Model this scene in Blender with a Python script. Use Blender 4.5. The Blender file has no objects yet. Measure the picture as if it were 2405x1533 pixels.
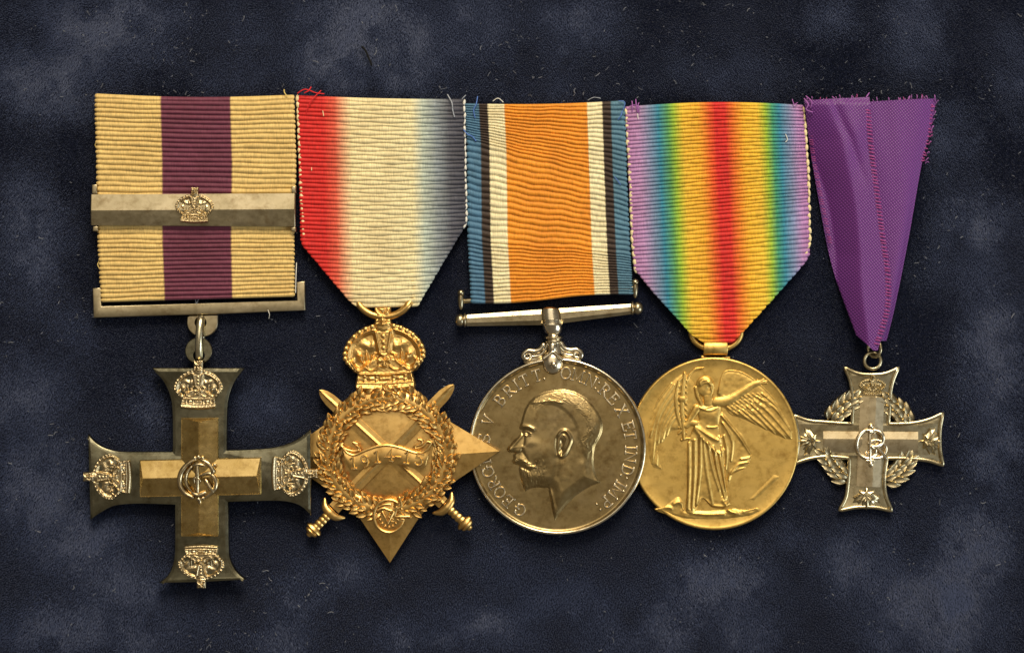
import bpy, math, random
import numpy as np
from mathutils import Matrix, Vector, Euler
from mathutils.geometry import tessellate_polygon

# ------------------------------------------------------------------ camera, world, lamps, exposure
S = 8.78e-5                 # metres per photograph pixel (a 36 mm disc is 410 px)
CX, CY = 1202.5, -766.5
scene = bpy.context.scene
col = scene.collection
R = math.radians

cam_d = bpy.data.cameras.new('camera')
cam = bpy.data.objects.new('camera', cam_d); col.objects.link(cam)
CAM_H = 0.42
cam.location = (0, 0, CAM_H)
cam_d.sensor_width = 36.0
cam_d.lens = 36.0 * CAM_H / (2405 * S)
cam_d.clip_start = 0.01; cam_d.clip_end = 20
scene.camera = cam

world = bpy.data.worlds.new('World'); scene.world = world
world.use_nodes = True
world.node_tree.nodes['Background'].inputs[0].default_value = (1.0, 0.88, 0.70, 1)
world.node_tree.nodes['Background'].inputs[1].default_value = 0.15

def area(name, loc, size, power, color, target=(0, 0, 0), sy=None):
    d = bpy.data.lights.new(name, 'AREA'); d.energy = power; d.color = color
    d.shape = 'RECTANGLE'; d.size = size; d.size_y = sy or size
    o = bpy.data.objects.new(name, d); col.objects.link(o); o.location = loc
    o.rotation_euler = (Vector(target) - Vector(loc)).to_track_quat('-Z', 'Y').to_euler()
    return o
area('ceiling_lamp', (0.10, 0.80, 0.72), 0.50, 15.0, (1.0, 0.90, 0.74))
area('added_reflection_lamp', (-0.15, 0.50, 1.50), 1.3, 4.2, (1.0, 0.91, 0.76), target=(-0.15, 0.50, 0), sy=0.9)  # added area lamp that gives the metals their reflection gradients
area('window_light', (1.02, -0.38, 0.62), 0.42, 6.2, (0.74, 0.87, 1.0), sy=0.6)

scene.view_settings.view_transform = 'Standard'
scene.view_settings.look = 'None'
scene.view_settings.exposure = 0.0
scene.view_settings.gamma = 1.0

rng = np.random.default_rng(7)
random.seed(7)

# ------------------------------------------------------------------ tools (all in photograph pixels, y up, z up)
def I(*p):
    a = np.array(p, float).reshape(-1, 2); a[:, 1] *= -1; return a
def Zc(x0, y0, s):
    def f(*p):
        a = np.array(p, float).reshape(-1, 2)
        return np.stack([x0 + a[:, 0] / s, -(y0 + a[:, 1] / s)], 1)
    return f
ZA = Zc(190, 730, 4.035); ZB = Zc(190, 1000, 3.931); ZR = Zc(200, 200, 2.643)
ZC_ = Zc(710, 700, 4.79); ZS = Zc(710, 900, 3.565)
ZW = Zc(1080, 830, 3.485); ZU = Zc(1050, 650, 5.01)
ZV = Zc(1480, 740, 2.948); ZM = Zc(1850, 800, 3.564)

def spline(p, n=8, closed=False):
    p = np.asarray(p, float); out = []
    m = len(p)
    for i in range(m if closed else m - 1):
        if closed:
            a, b, c, d = p[(i-1) % m], p[i], p[(i+1) % m], p[(i+2) % m]
        else:
            a, b, c, d = p[max(i-1, 0)], p[i], p[i+1], p[min(i+2, m-1)]
        for k in range(n):
            t = k / n
            out.append(0.5*((2*b) + (-a+c)*t + (2*a-5*b+4*c-d)*t*t + (-a+3*b-3*c+d)*t**3))
    if not closed: out.append(p[-1])
    return np.array(out)
def ss(x): x = np.clip(x, 0, 1); return x*x*(3-2*x)

class MB:
    def __init__(s): s.v = []; s.f = []; s.n = 0
    def add(s, v, f):
        v = np.asarray(v, float)
        s.v.append(v); s.f += [tuple(i + s.n for i in q) for q in f]; s.n += len(v); return s
    def loft(s, rings, caps=True, closed=False):
        n = len(rings[0]); m = len(rings)
        v = np.concatenate([np.asarray(r, float) for r in rings]); f = []
        for i in range(m if closed else m-1):
            a, b = i*n, ((i+1) % m)*n
            for j in range(n):
                k = (j+1) % n
                f.append((a+j, a+k, b+k, b+j))
        if caps and not closed:
            for o_, rg_ in ((0, rings[0]), ((m-1)*n, rings[-1])):
                if n <= 32: f.append(tuple(o_ + j for j in range(n)))
                else: f += [tuple(o_ + j for j in q) for q in tessellate_polygon([[Vector(p) for p in rg_]])]
        return s.add(v, f)
    def tube(s, p, r, seg=8, flat=1.0, closed=False, round_ends=True):
        p = np.asarray(p, float)
        if p.shape[1] == 2: p = np.concatenate([p, np.zeros((len(p), 1))], 1)
        n = len(p); r = np.broadcast_to(np.asarray(r, float), (n,)).copy()
        t = np.gradient(p, axis=0) if not closed else (np.roll(p, -1, 0) - np.roll(p, 1, 0))
        t /= np.linalg.norm(t, axis=1)[:, None] + 1e-9
        if round_ends and not closed:
            p = np.concatenate([p[:1] - t[:1]*r[0]*.8, p[:1] - t[:1]*r[0]*.5, p, p[-1:] + t[-1:]*r[-1]*.5, p[-1:] + t[-1:]*r[-1]*.8])
            r = np.concatenate([[r[0]*.3, r[0]*.8], r, [r[-1]*.8, r[-1]*.3]])
            t = np.concatenate([t[:1], t[:1], t, t[-1:], t[-1:]])
        rings = []
        for i in range(len(p)):
            up = np.array([0, 0, 1.0]) if abs(t[i][2]) < .9 else np.array([1.0, 0, 0])
            a = np.cross(t[i], up); a /= np.linalg.norm(a) + 1e-9; b = np.cross(a, t[i])
            th = np.arange(seg)*2*np.pi/seg
            rings.append(p[i] + r[i]*(np.cos(th)[:, None]*a + flat*np.sin(th)[:, None]*b))
        return s.loft(rings, closed=closed)
    def ball(s, c, r, seg=12, rings=8, rot=0.0):
        r = np.broadcast_to(np.asarray(r, float), (3,)); v = []; f = []
        cr, sr = math.cos(rot), math.sin(rot)
        for i in range(rings+1):
            ph = math.pi*i/rings
            for j in range(seg):
                th = 2*math.pi*j/seg
                x, y, z = r[0]*math.sin(ph)*math.cos(th), r[1]*math.sin(ph)*math.sin(th), r[2]*math.cos(ph)
                v.append((c[0]+x*cr-y*sr, c[1]+x*sr+y*cr, c[2]+z))
        for i in range(rings):
            for j in range(seg):
                k = (j+1) % seg
                q = (i*seg+j, (i+1)*seg+j, (i+1)*seg+k, i*seg+k)
                f.append(q)
        return s.add(v, f)
    def plate(s, poly, z0, z1, bev=0.0, nb=3, cham=0.0):
        poly = np.asarray(poly, float)
        ar = 0.5*np.sum(poly[:, 0]*np.roll(poly[:, 1], -1) - np.roll(poly[:, 0], -1)*poly[:, 1])
        if ar < 0: poly = poly[::-1]
        e = np.roll(poly, -1, 0) - poly; e /= np.linalg.norm(e, axis=1)[:, None] + 1e-9
        nn = np.stack([-e[:, 1], e[:, 0]], 1); pn = np.roll(nn, 1, 0)
        m = nn + pn; l = np.maximum(0.35, (m*nn).sum(1))[:, None]; m = m / l
        def ring(d, z): return np.concatenate([poly + m*d, np.full((len(poly), 1), z)], 1)
        rs = [ring(0, z0)]
        if cham > 0: rs += [ring(0, z1-.40*cham-2), ring(.8, z1-.40*cham-.4), ring(1.4, z1-.37*cham), ring(cham, z1-.2), ring(cham+1, z1)]
        elif bev > 0:
            for k in range(nb+1):
                a = k/nb*math.pi/2
                rs.append(ring(bev*(1-math.cos(a)), z1 - bev + bev*math.sin(a)))
        else: rs.append(ring(0, z1))
        return s.loft(rs)
    def lathe_y(s, cx, prof, cz, seg=24, flat=1.0, lean=0.0):
        rings = []
        y0 = prof[0][0]
        for y, r in prof:
            th = np.arange(seg)*2*np.pi/seg
            rings.append(np.stack([cx + lean*(y-y0) + r*np.cos(th), np.full(seg, y), cz + flat*r*np.sin(th)], 1))
        return s.loft(rings)
    def lathe_z(s, cx, cy, prof, seg=96, sx=1.0, sy=1.0):
        rings = []
        for r, z in prof:
            th = np.arange(seg)*2*np.pi/seg
            rings.append(np.stack([cx + sx*r*np.cos(th), cy + sy*r*np.sin(th), np.full(seg, z)], 1))
        return s.loft(rings)
    def mesh(s, name, sharp=40, origin=None, scale=1.0, zfun=None):
        v = np.concatenate(s.v).copy()
        if zfun is not None: v[:, 2] += zfun(v[:, 0], v[:, 1])
        if origin is not None: v[:, 0] -= origin[0]; v[:, 1] -= origin[1]
        me = bpy.data.meshes.new(name); me.from_pydata((v*scale).tolist(), [], s.f)
        import bmesh
        bm = bmesh.new(); bm.from_mesh(me)
        bmesh.ops.recalc_face_normals(bm, faces=bm.faces); bm.to_mesh(me); bm.free()
        me.shade_smooth()
        if sharp: me.set_sharp_from_angle(angle=R(sharp))
        return me

class HF:
    """struck relief: a height field in photograph pixels"""
    def __init__(s, x0, y0, x1, y1, step=1.0):
        s.x = np.arange(x0, x1+step, step); s.y = np.arange(y0, y1+step, step); s.st = step
        s.X, s.Y = np.meshgrid(s.x, s.y); s.H = np.zeros_like(s.X); s.M = np.zeros_like(s.X, bool)
    def win(s, p, m):
        a = np.searchsorted(s.x, [p[:, 0].min()-m, p[:, 0].max()+m]); b = np.searchsorted(s.y, [p[:, 1].min()-m, p[:, 1].max()+m])
        return (slice(max(b[0]-1, 0), b[1]+1), slice(max(a[0]-1, 0), a[1]+1))
    def dist(s, p, w, closed=False):
        X, Y = s.X[w], s.Y[w]; d = np.full(X.shape, 1e9); T = np.zeros(X.shape)
        n = len(p)
        for i in range(n if closed else n-1):
            a, b = p[i], p[(i+1) % n]; e = b-a; L = e@e + 1e-9
            t = np.clip(((X-a[0])*e[0] + (Y-a[1])*e[1])/L, 0, 1)
            q = np.hypot(X-a[0]-t*e[0], Y-a[1]-t*e[1]); k = q < d
            d = np.where(k, q, d); T = np.where(k, (i+t)/max(n-1, 1), T)
        return d, T
    def inside(s, p, w):
        X, Y = s.X[w], s.Y[w]; r = np.zeros(X.shape, bool); n = len(p)
        for i in range(n):
            a, b = p[i], p[(i+1) % n]
            if a[1] == b[1]: continue
            c = ((a[1] > Y) != (b[1] > Y)) & (X < (b[0]-a[0])*(Y-a[1])/(b[1]-a[1]) + a[0])
            r ^= c
        return r
    def poly(s, p, h, edge, mode='add', mask=False, power=1.0):
        p = np.asarray(p); w = s.win(p, 2); d, _ = s.dist(p, w, True); ins = s.inside(p, w)
        d = np.where(ins, d, 0); g = h*(np.sqrt(np.clip(1-(1-np.clip(d/edge, 0, 1))**2, 0, 1)) if power == 1 else ss(d/edge))
        if mode == 'add': s.H[w] += g
        elif mode == 'max': s.H[w] = np.maximum(s.H[w], g)
        elif mode == 'set': s.H[w] = np.where(ins, s.H[w] + (h - s.H[w])*ss(d/edge), s.H[w])
        if mask: s.M[w] |= ins
        return s
    def stroke(s, p, wd, h, mode='add', taper=None, base=0.0, mask=False):
        p = np.asarray(p); wm = np.max(wd); w = s.win(p, wm*2.5); d, T = s.dist(p, w)
        ww = wd if taper is None else wd*np.interp(T, np.linspace(0, 1, len(taper)), taper)
        ww = np.maximum(ww, 1e-3)
        if mode == 'add': s.H[w] += h*np.exp(-(d/ww)**2*1.3)*(1 if taper is None else np.clip(ww/wm*1.5, 0, 1))
        else: s.H[w] = np.maximum(s.H[w], np.where(d < ww, base + h*np.sqrt(np.clip(1-(d/ww)**2, 0, 1))*(1 if taper is None else (.4+.6*ww/wm)), -1e3))
        if mask: s.M[w] |= d < ww
        return s
    def blob(s, c, r, h, rot=0.0, mode='add', base=0.0, mask=False):
        rx, ry = (r, r) if np.isscalar(r) else r
        m = max(rx, ry)*2.2; w = s.win(np.array([c]), m)
        dx, dy = s.X[w]-c[0], s.Y[w]-c[1]; a = R(rot)
        u = (dx*math.cos(a)+dy*math.sin(a))/rx; v = (-dx*math.sin(a)+dy*math.cos(a))/ry; q = u*u+v*v
        if mode == 'add': s.H[w] += h*np.exp(-q*1.2)
        else: s.H[w] = np.maximum(s.H[w], np.where(q < 1, base + h*np.sqrt(np.clip(1-q, 0, 1)), -1e3))
        if mask: s.M[w] |= q < 1
        return s
    def to(s, mb, z, sink=1.0, M=None):
        M = s.M if M is None else M
        c = M[:-1, :-1] | M[1:, :-1] | M[:-1, 1:] | M[1:, 1:]
        need = np.zeros_like(M)
        need[:-1, :-1] |= c; need[1:, :-1] |= c; need[:-1, 1:] |= c; need[1:, 1:] |= c
        idx = -np.ones(M.shape, int); idx[need] = np.arange(need.sum())
        H = np.where(M, s.H, -sink)
        v = np.stack([s.X[need], s.Y[need], z + H[need]], 1)
        ii = np.argwhere(c)
        f = np.stack([idx[ii[:, 0], ii[:, 1]], idx[ii[:, 0], ii[:, 1]+1], idx[ii[:, 0]+1, ii[:, 1]+1], idx[ii[:, 0]+1, ii[:, 1]]], 1)
        mb.add(v, f.tolist()); return mb

def smooth_noise(shape, cells, seed):
    g = np.random.default_rng(seed).normal(size=(cells[0]+3, cells[1]+3))
    y = np.linspace(0, cells[0], shape[0]); x = np.linspace(0, cells[1], shape[1])
    yi, xi = y.astype(int), x.astype(int); fy, fx = ss(y-yi)[:, None], ss(x-xi)[None]
    a = g[yi][:, xi]; b = g[yi][:, xi+1]; c = g[yi+1][:, xi]; d = g[yi+1][:, xi+1]
    return a*(1-fy)*(1-fx) + b*(1-fy)*fx + c*fy*(1-fx) + d*fy*fx

# ------------------------------------------------------------------ materials
def newmat(name):
    m = bpy.data.materials.new(name); m.use_nodes = True
    return m, m.node_tree.nodes, m.node_tree.links, m.node_tree.nodes['Principled BSDF']
def metal(name, c1, c2, rough, scale=900, bump=0.25, c3=None):
    m, N, L, b = newmat(name)
    tc = N.new('ShaderNodeTexCoord')
    n1 = N.new('ShaderNodeTexNoise'); n1.inputs['Scale'].default_value = 150; n1.inputs['Detail'].default_value = 6; n1.inputs['Roughness'].default_value = .65
    n2 = N.new('ShaderNodeTexNoise'); n2.inputs['Scale'].default_value = scale; n2.inputs['Detail'].default_value = 4
    L.new(tc.outputs['Object'], n1.inputs['Vector']); L.new(tc.outputs['Object'], n2.inputs['Vector'])
    r = N.new('ShaderNodeValToRGB'); r.color_ramp.elements[0].position = .35; r.color_ramp.elements[1].position = .68
    r.color_ramp.elements[0].color = (*c1, 1); r.color_ramp.elements[1].color = (*c2, 1)
    if c3: e = r.color_ramp.elements.new(.5); e.color = (*c3, 1)
    L.new(n1.outputs['Fac'], r.inputs['Fac'])
    n3 = N.new('ShaderNodeTexNoise'); n3.inputs['Scale'].default_value = 480; n3.inputs['Detail'].default_value = 8; n3.inputs['Roughness'].default_value = .7; L.new(tc.outputs['Object'], n3.inputs['Vector'])
    sp = N.new('ShaderNodeValToRGB'); sp.color_ramp.elements[0].position = .30; sp.color_ramp.elements[1].position = .52        # patchy tarnish spots
    sp.color_ramp.elements[0].color = (.64, .58, .50, 1); sp.color_ramp.elements[1].color = (1.03, 1.03, 1.03, 1); L.new(n3.outputs['Fac'], sp.inputs['Fac'])
    mx = N.new('ShaderNodeMix'); mx.data_type = 'RGBA'; mx.blend_type = 'MULTIPLY'; mx.inputs[0].default_value = 1
    L.new(r.outputs['Color'], mx.inputs[6]); L.new(sp.outputs['Color'], mx.inputs[7]); L.new(mx.outputs[2], b.inputs['Base Color'])
    b.inputs['Metallic'].default_value = 1.0
    mr = N.new('ShaderNodeMapRange'); mr.inputs['To Min'].default_value = rough - .08; mr.inputs['To Max'].default_value = rough + .1
    L.new(n2.outputs['Fac'], mr.inputs['Value']); L.new(mr.outputs['Result'], b.inputs['Roughness'])
    bp = N.new('ShaderNodeBump'); bp.inputs['Strength'].default_value = bump; bp.inputs['Distance'].default_value = .00006
    L.new(n2.outputs['Fac'], bp.inputs['Height']); L.new(bp.outputs['Normal'], b.inputs['Normal'])
    return m
M_plate = metal('tarnished_silver', (.17, .155, .095), (.32, .29, .19), 0.22)
M_gilt = metal('toned_gilt', (.44, .29, .09), (.66, .47, .19), 0.25)
M_crown = metal('toned_silver_relief', (.48, .37, .20), (.64, .51, .30), 0.27)
M_bar = metal('dull_silver', (.33, .265, .15), (.49, .405, .255), 0.33)
M_ring = metal('brass_link', (.62, .54, .34), (.74, .66, .44), .27)
M_bronze = metal('gilt_bronze', (.66, .40, .12), (.75, .48, .165), 0.36)
M_war = metal('brown_toned_silver', (.33, .23, .095), (.43, .31, .145), 0.31, c3=(.38, .27, .115), bump=.12)
M_rim = metal('bright_silver', (.60, .51, .35), (.78, .69, .51), 0.23)
M_gold = metal('matt_gilt', (.66, .42, .11), (.74, .485, .14), 0.43)
M_mem = metal('worn_silver', (.44, .36, .20), (.62, .52, .32), 0.28)
M_bright_bronze = metal('pale_bronze', (.80, .54, .20), (.88, .64, .28), .30)  # paler than the star body so the scroll digits stand out
M_letter = metal('lit_letter_silver', (.72, .60, .40), (.86, .76, .55), .28)  # caught light painted in: letters get a paler silver than the disc
M_membar = metal('copper_toned_silver', (.60, .47, .27), (.72, .59, .37), 0.3)

def ribbon_mat(name, stops, constant=True, thread=.25, edge=.003):
    m, N, L, b = newmat(name)
    uv = N.new('ShaderNodeUVMap'); uv.uv_map = 'weave'
    sp = N.new('ShaderNodeSeparateXYZ'); L.new(uv.outputs['UV'], sp.inputs[0])
    # woven stripes shift a touch from row to row
    nz = N.new('ShaderNodeTexNoise'); nz.inputs['Scale'].default_value = 1.0; nz.inputs['Detail'].default_value = 2
    mp = N.new('ShaderNodeMapping'); mp.inputs['Scale'].default_value = (3, 300, 1)
    L.new(uv.outputs['UV'], mp.inputs['Vector']); L.new(mp.outputs['Vector'], nz.inputs['Vector'])
    ma = N.new('ShaderNodeMath'); ma.operation = 'MULTIPLY_ADD'; ma.inputs[1].default_value = .012; 
    sb = N.new('ShaderNodeMath'); sb.operation = 'SUBTRACT'; sb.inputs[1].default_value = .006
    L.new(nz.outputs['Fac'], ma.inputs[0]); L.new(sp.outputs['X'], ma.inputs[2]); L.new(ma.outputs[0], sb.inputs[0])
    r = N.new('ShaderNodeValToRGB'); cr = r.color_ramp
    st = []
    if constant:
        for i, (u, c) in enumerate(stops):
            if i: st.append((u - edge, stops[i-1][1]))
            st.append((u + (edge if i else 0), c))
    else: st = stops
    while len(cr.elements) < len(st): cr.elements.new(.5)
    for e, (u, c) in zip(cr.elements, st): e.position = u; e.color = (*c, 1)
    L.new(sb.outputs[0], r.inputs['Fac'])
    # warp threads
    mp2 = N.new('ShaderNodeMapping'); mp2.inputs['Scale'].default_value = (150, 26, 1)
    n2 = N.new('ShaderNodeTexNoise'); n2.inputs['Scale'].default_value = 1; n2.inputs['Detail'].default_value = 3
    L.new(uv.outputs['UV'], mp2.inputs['Vector']); L.new(mp2.outputs['Vector'], n2.inputs['Vector'])
    hv = N.new('ShaderNodeHueSaturation'); mr = N.new('ShaderNodeMapRange')
    mr.inputs['From Min'].default_value = .3; mr.inputs['From Max'].default_value = .7
    mr.inputs['To Min'].default_value = 1 - thread; mr.inputs['To Max'].default_value = 1 + thread*.5
    L.new(n2.outputs['Fac'], mr.inputs['Value']); L.new(mr.outputs['Result'], hv.inputs['Value']); L.new(r.outputs['Color'], hv.inputs['Color'])
    n3 = N.new('ShaderNodeTexNoise'); n3.inputs['Scale'].default_value = 5; n3.inputs['Detail'].default_value = 5; L.new(uv.outputs['UV'], n3.inputs['Vector'])
    soil = N.new('ShaderNodeValToRGB'); soil.color_ramp.elements[0].position = .32; soil.color_ramp.elements[1].position = .62      # handling stains and fading
    soil.color_ramp.elements[0].color = (.88, .84, .78, 1); soil.color_ramp.elements[1].color = (1.04, 1.03, 1.0, 1); L.new(n3.outputs['Fac'], soil.inputs['Fac'])
    mx = N.new('ShaderNodeMix'); mx.data_type = 'RGBA'; mx.blend_type = 'MULTIPLY'; mx.inputs[0].default_value = 1
    L.new(hv.outputs['Color'], mx.inputs[6]); L.new(soil.outputs['Color'], mx.inputs[7]); L.new(mx.outputs[2], b.inputs['Base Color'])
    b.inputs['Roughness'].default_value = .62; b.inputs['Specular IOR Level'].default_value = .3
    b.inputs['Sheen Weight'].default_value = .08
    bp = N.new('ShaderNodeBump'); bp.inputs['Strength'].default_value = .35; bp.inputs['Distance'].default_value = .0001
    L.new(n2.outputs['Fac'], bp.inputs['Height']); L.new(bp.outputs['Normal'], b.inputs['Normal'])
    return m
def cloth(name, c, rough=.7):
    m, N, L, b = newmat(name)
    n = N.new('ShaderNodeTexNoise'); n.inputs['Scale'].default_value = 2500; n.inputs['Detail'].default_value = 2
    tc = N.new('ShaderNodeTexCoord'); L.new(tc.outputs['Object'], n.inputs['Vector'])
    hv = N.new('ShaderNodeHueSaturation'); hv.inputs['Color'].default_value = (*c, 1)
    mr = N.new('ShaderNodeMapRange'); mr.inputs['To Min'].default_value = .6; mr.inputs['To Max'].default_value = 1.4
    L.new(n.outputs['Fac'], mr.inputs['Value']); L.new(mr.outputs['Result'], hv.inputs['Value'])
    L.new(hv.outputs['Color'], b.inputs['Base Color']); b.inputs['Roughness'].default_value = rough
    b.inputs['Specular IOR Level'].default_value = .3
    return m
YEL = (.62, .40, .10); PUR = (.145, .030, .055); CRM = (.78, .64, .34)
M_rib1 = ribbon_mat('cream_purple_weave', [(0, (.69, .48, .165)), (.33, PUR), (.682, (.69, .48, .165))])
M_rib2 = ribbon_mat('red_white_blue_weave', [(0, (.60, .015, .012)), (.15, (.62, .02, .012)), (.22, (.66, .10, .05)), (.32, CRM), (.68, (.74, .64, .36)), (.75, (.46, .51, .42)), (.83, (.24, .27, .28)), (.91, (.085, .085, .105)), (1, (.042, .040, .055))], False)
M_rib3 = ribbon_mat('orange_white_black_blue_weave', [(0, (.07, .17, .27)), (.085, (.04, .022, .012)), (.14, (.80, .70, .42)), (.245, (.76, .27, .015)), (.765, (.80, .70, .42)), (.86, (.04, .022, .012)), (.915, (.08, .18, .25))])
M_rib4 = ribbon_mat('rainbow_weave', [(0, (.40, .17, .36)), (.065, (.44, .24, .44)), (.125, (.20, .24, .38)), (.18, (.03, .22, .32)), (.235, (.10, .30, .08)), (.265, (.30, .45, .03)), (.32, (.75, .45, .03)), (.40, (.78, .38, .02)), (.465, (.72, .10, .01)), (.50, (.62, .015, .01)), (.555, (.62, .02, .01)), (.60, (.72, .16, .01)), (.66, (.78, .40, .02)), (.735, (.74, .46, .03)), (.785, (.30, .45, .03)), (.82, (.05, .28, .14)), (.86, (.03, .22, .32)), (.915, (.20, .24, .40)), (.962, (.42, .22, .45)), (1, (.36, .15, .36))], False)
M_cream = cloth('cream_selvedge', (.74, .60, .32)); M_white = cloth('white_selvedge', (.72, .68, .58))
M_red = cloth('red_thread', (.60, .02, .02)); M_grey = cloth('grey_thread', (.30, .31, .33)); M_blue = cloth('blue_thread', (.08, .16, .42))
M_vio = cloth('violet_thread', (.30, .10, .32)); M_mag = cloth('magenta_thread', (.33, .055, .20)); M_black = cloth('black_mark', (.004, .004, .004), .9)
M_ylw = cloth('yellow_thread', (.62, .46, .14))

# purple satin with a fine diagonal weave
M_sat, N, L, b = newmat('purple_satin')
uv = N.new('ShaderNodeUVMap'); uv.uv_map = 'weave'
mp = N.new('ShaderNodeMapping'); mp.inputs['Rotation'].default_value = (0, 0, R(38)); L.new(uv.outputs['UV'], mp.inputs['Vector'])
wv = N.new('ShaderNodeTexWave'); wv.inputs['Scale'].default_value = 18; wv.inputs['Distortion'].default_value = .5; wv.inputs['Detail'].default_value = 1
wv2 = N.new('ShaderNodeTexWave'); wv2.bands_direction = 'Y'; wv2.inputs['Scale'].default_value = 16; wv2.inputs['Distortion'].default_value = .5
L.new(mp.outputs['Vector'], wv.inputs['Vector']); L.new(mp.outputs['Vector'], wv2.inputs['Vector'])
mu = N.new('ShaderNodeMath'); mu.operation = 'MULTIPLY'; L.new(wv.outputs['Fac'], mu.inputs[0]); L.new(wv2.outputs['Fac'], mu.inputs[1])
nz = N.new('ShaderNodeTexNoise'); nz.inputs['Scale'].default_value = 7; nz.inputs['Detail'].default_value = 3; L.new(uv.outputs['UV'], nz.inputs['Vector'])
rr = N.new('ShaderNodeValToRGB'); rr.color_ramp.elements[0].color = (.080, .014, .120, 1); rr.color_ramp.elements[1].color = (.195, .042, .245, 1); rr.color_ramp.elements[1].position = .8
L.new(mu.outputs[0], rr.inputs['Fac']); L.new(rr.outputs['Color'], b.inputs['Base Color'])
b.inputs['Roughness'].default_value = .45; b.inputs['Specular IOR Level'].default_value = .4; b.inputs['Sheen Weight'].default_value = .1
b.inputs['Sheen Tint'].default_value = (.8, .5, .9, 1)
bp = N.new('ShaderNodeBump'); bp.inputs['Strength'].default_value = .5; bp.inputs['Distance'].default_value = .00015
L.new(mu.outputs[0], bp.inputs['Height']); L.new(bp.outputs['Normal'], b.inputs['Normal'])

# ------------------------------------------------------------------ things and parts
class Thing:
    def __init__(s, name, label, cat, ox, oy, x0=0.0, rise=0.0, z0=0.0, group='row of mounted medals'):
        s.o = bpy.data.objects.new(name, None); col.objects.link(s.o); s.o.empty_display_size = .01
        s.ox, s.oy = ox, -oy
        s.o.location = ((ox-CX)*S, (-oy-CY)*S, 0)
        s.o['label'] = label; s.o['category'] = cat; s.o['group'] = group
        s.x0, s.rise, s.z0 = x0, rise, z0
    def zt(s, x, y): return s.z0 + (x - s.x0)*s.rise
    def link(s, name, me, mat, parent, label=None, kind=None):
        o = bpy.data.objects.new(name, me); col.objects.link(o)
        if mat is not None and not me.materials: me.materials.append(mat)
        o.parent = parent or s.o
        if label: o['label'] = label
        if kind: o['kind'] = kind
        return o
    def part(s, name, mb, mat, parent=None, sharp=40, tilt=True, label=None, uv=None, kind=None):
        me = mb.mesh(name, sharp, (s.ox, s.oy), S, s.zt if tilt else None)
        if uv is not None:
            lay = me.uv_layers.new(name='weave'); n = len(me.loops)
            vi = np.zeros(n, int); me.loops.foreach_get('vertex_index', vi)
            lay.data.foreach_set('uv', uv[vi].astype(np.float32).ravel())
        return s.link(name, me, mat, parent, label, kind)
    def inst(s, name, me, x, y, z, mat=None, parent=None, rot=0.0, sc=1.0, tilt=True, pitch=0.0, label=None):
        o = s.link(name, me, mat, parent, label)
        zz = z + (s.zt(x, y) if tilt else 0)
        sc = (sc, sc, sc) if np.isscalar(sc) else sc
        q = (Matrix.Rotation(-math.atan(s.rise) if tilt else 0, 4, 'Y') @ Matrix.Rotation(rot, 4, 'Z') @ Matrix.Rotation(pitch, 4, 'X'))
        o.matrix_local = Matrix.Translation(((x-s.ox)*S, (y-s.oy)*S, zz*S)) @ q @ Matrix.Diagonal((sc[0]*S, sc[1]*S, sc[2]*S, 1))
        return o

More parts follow.
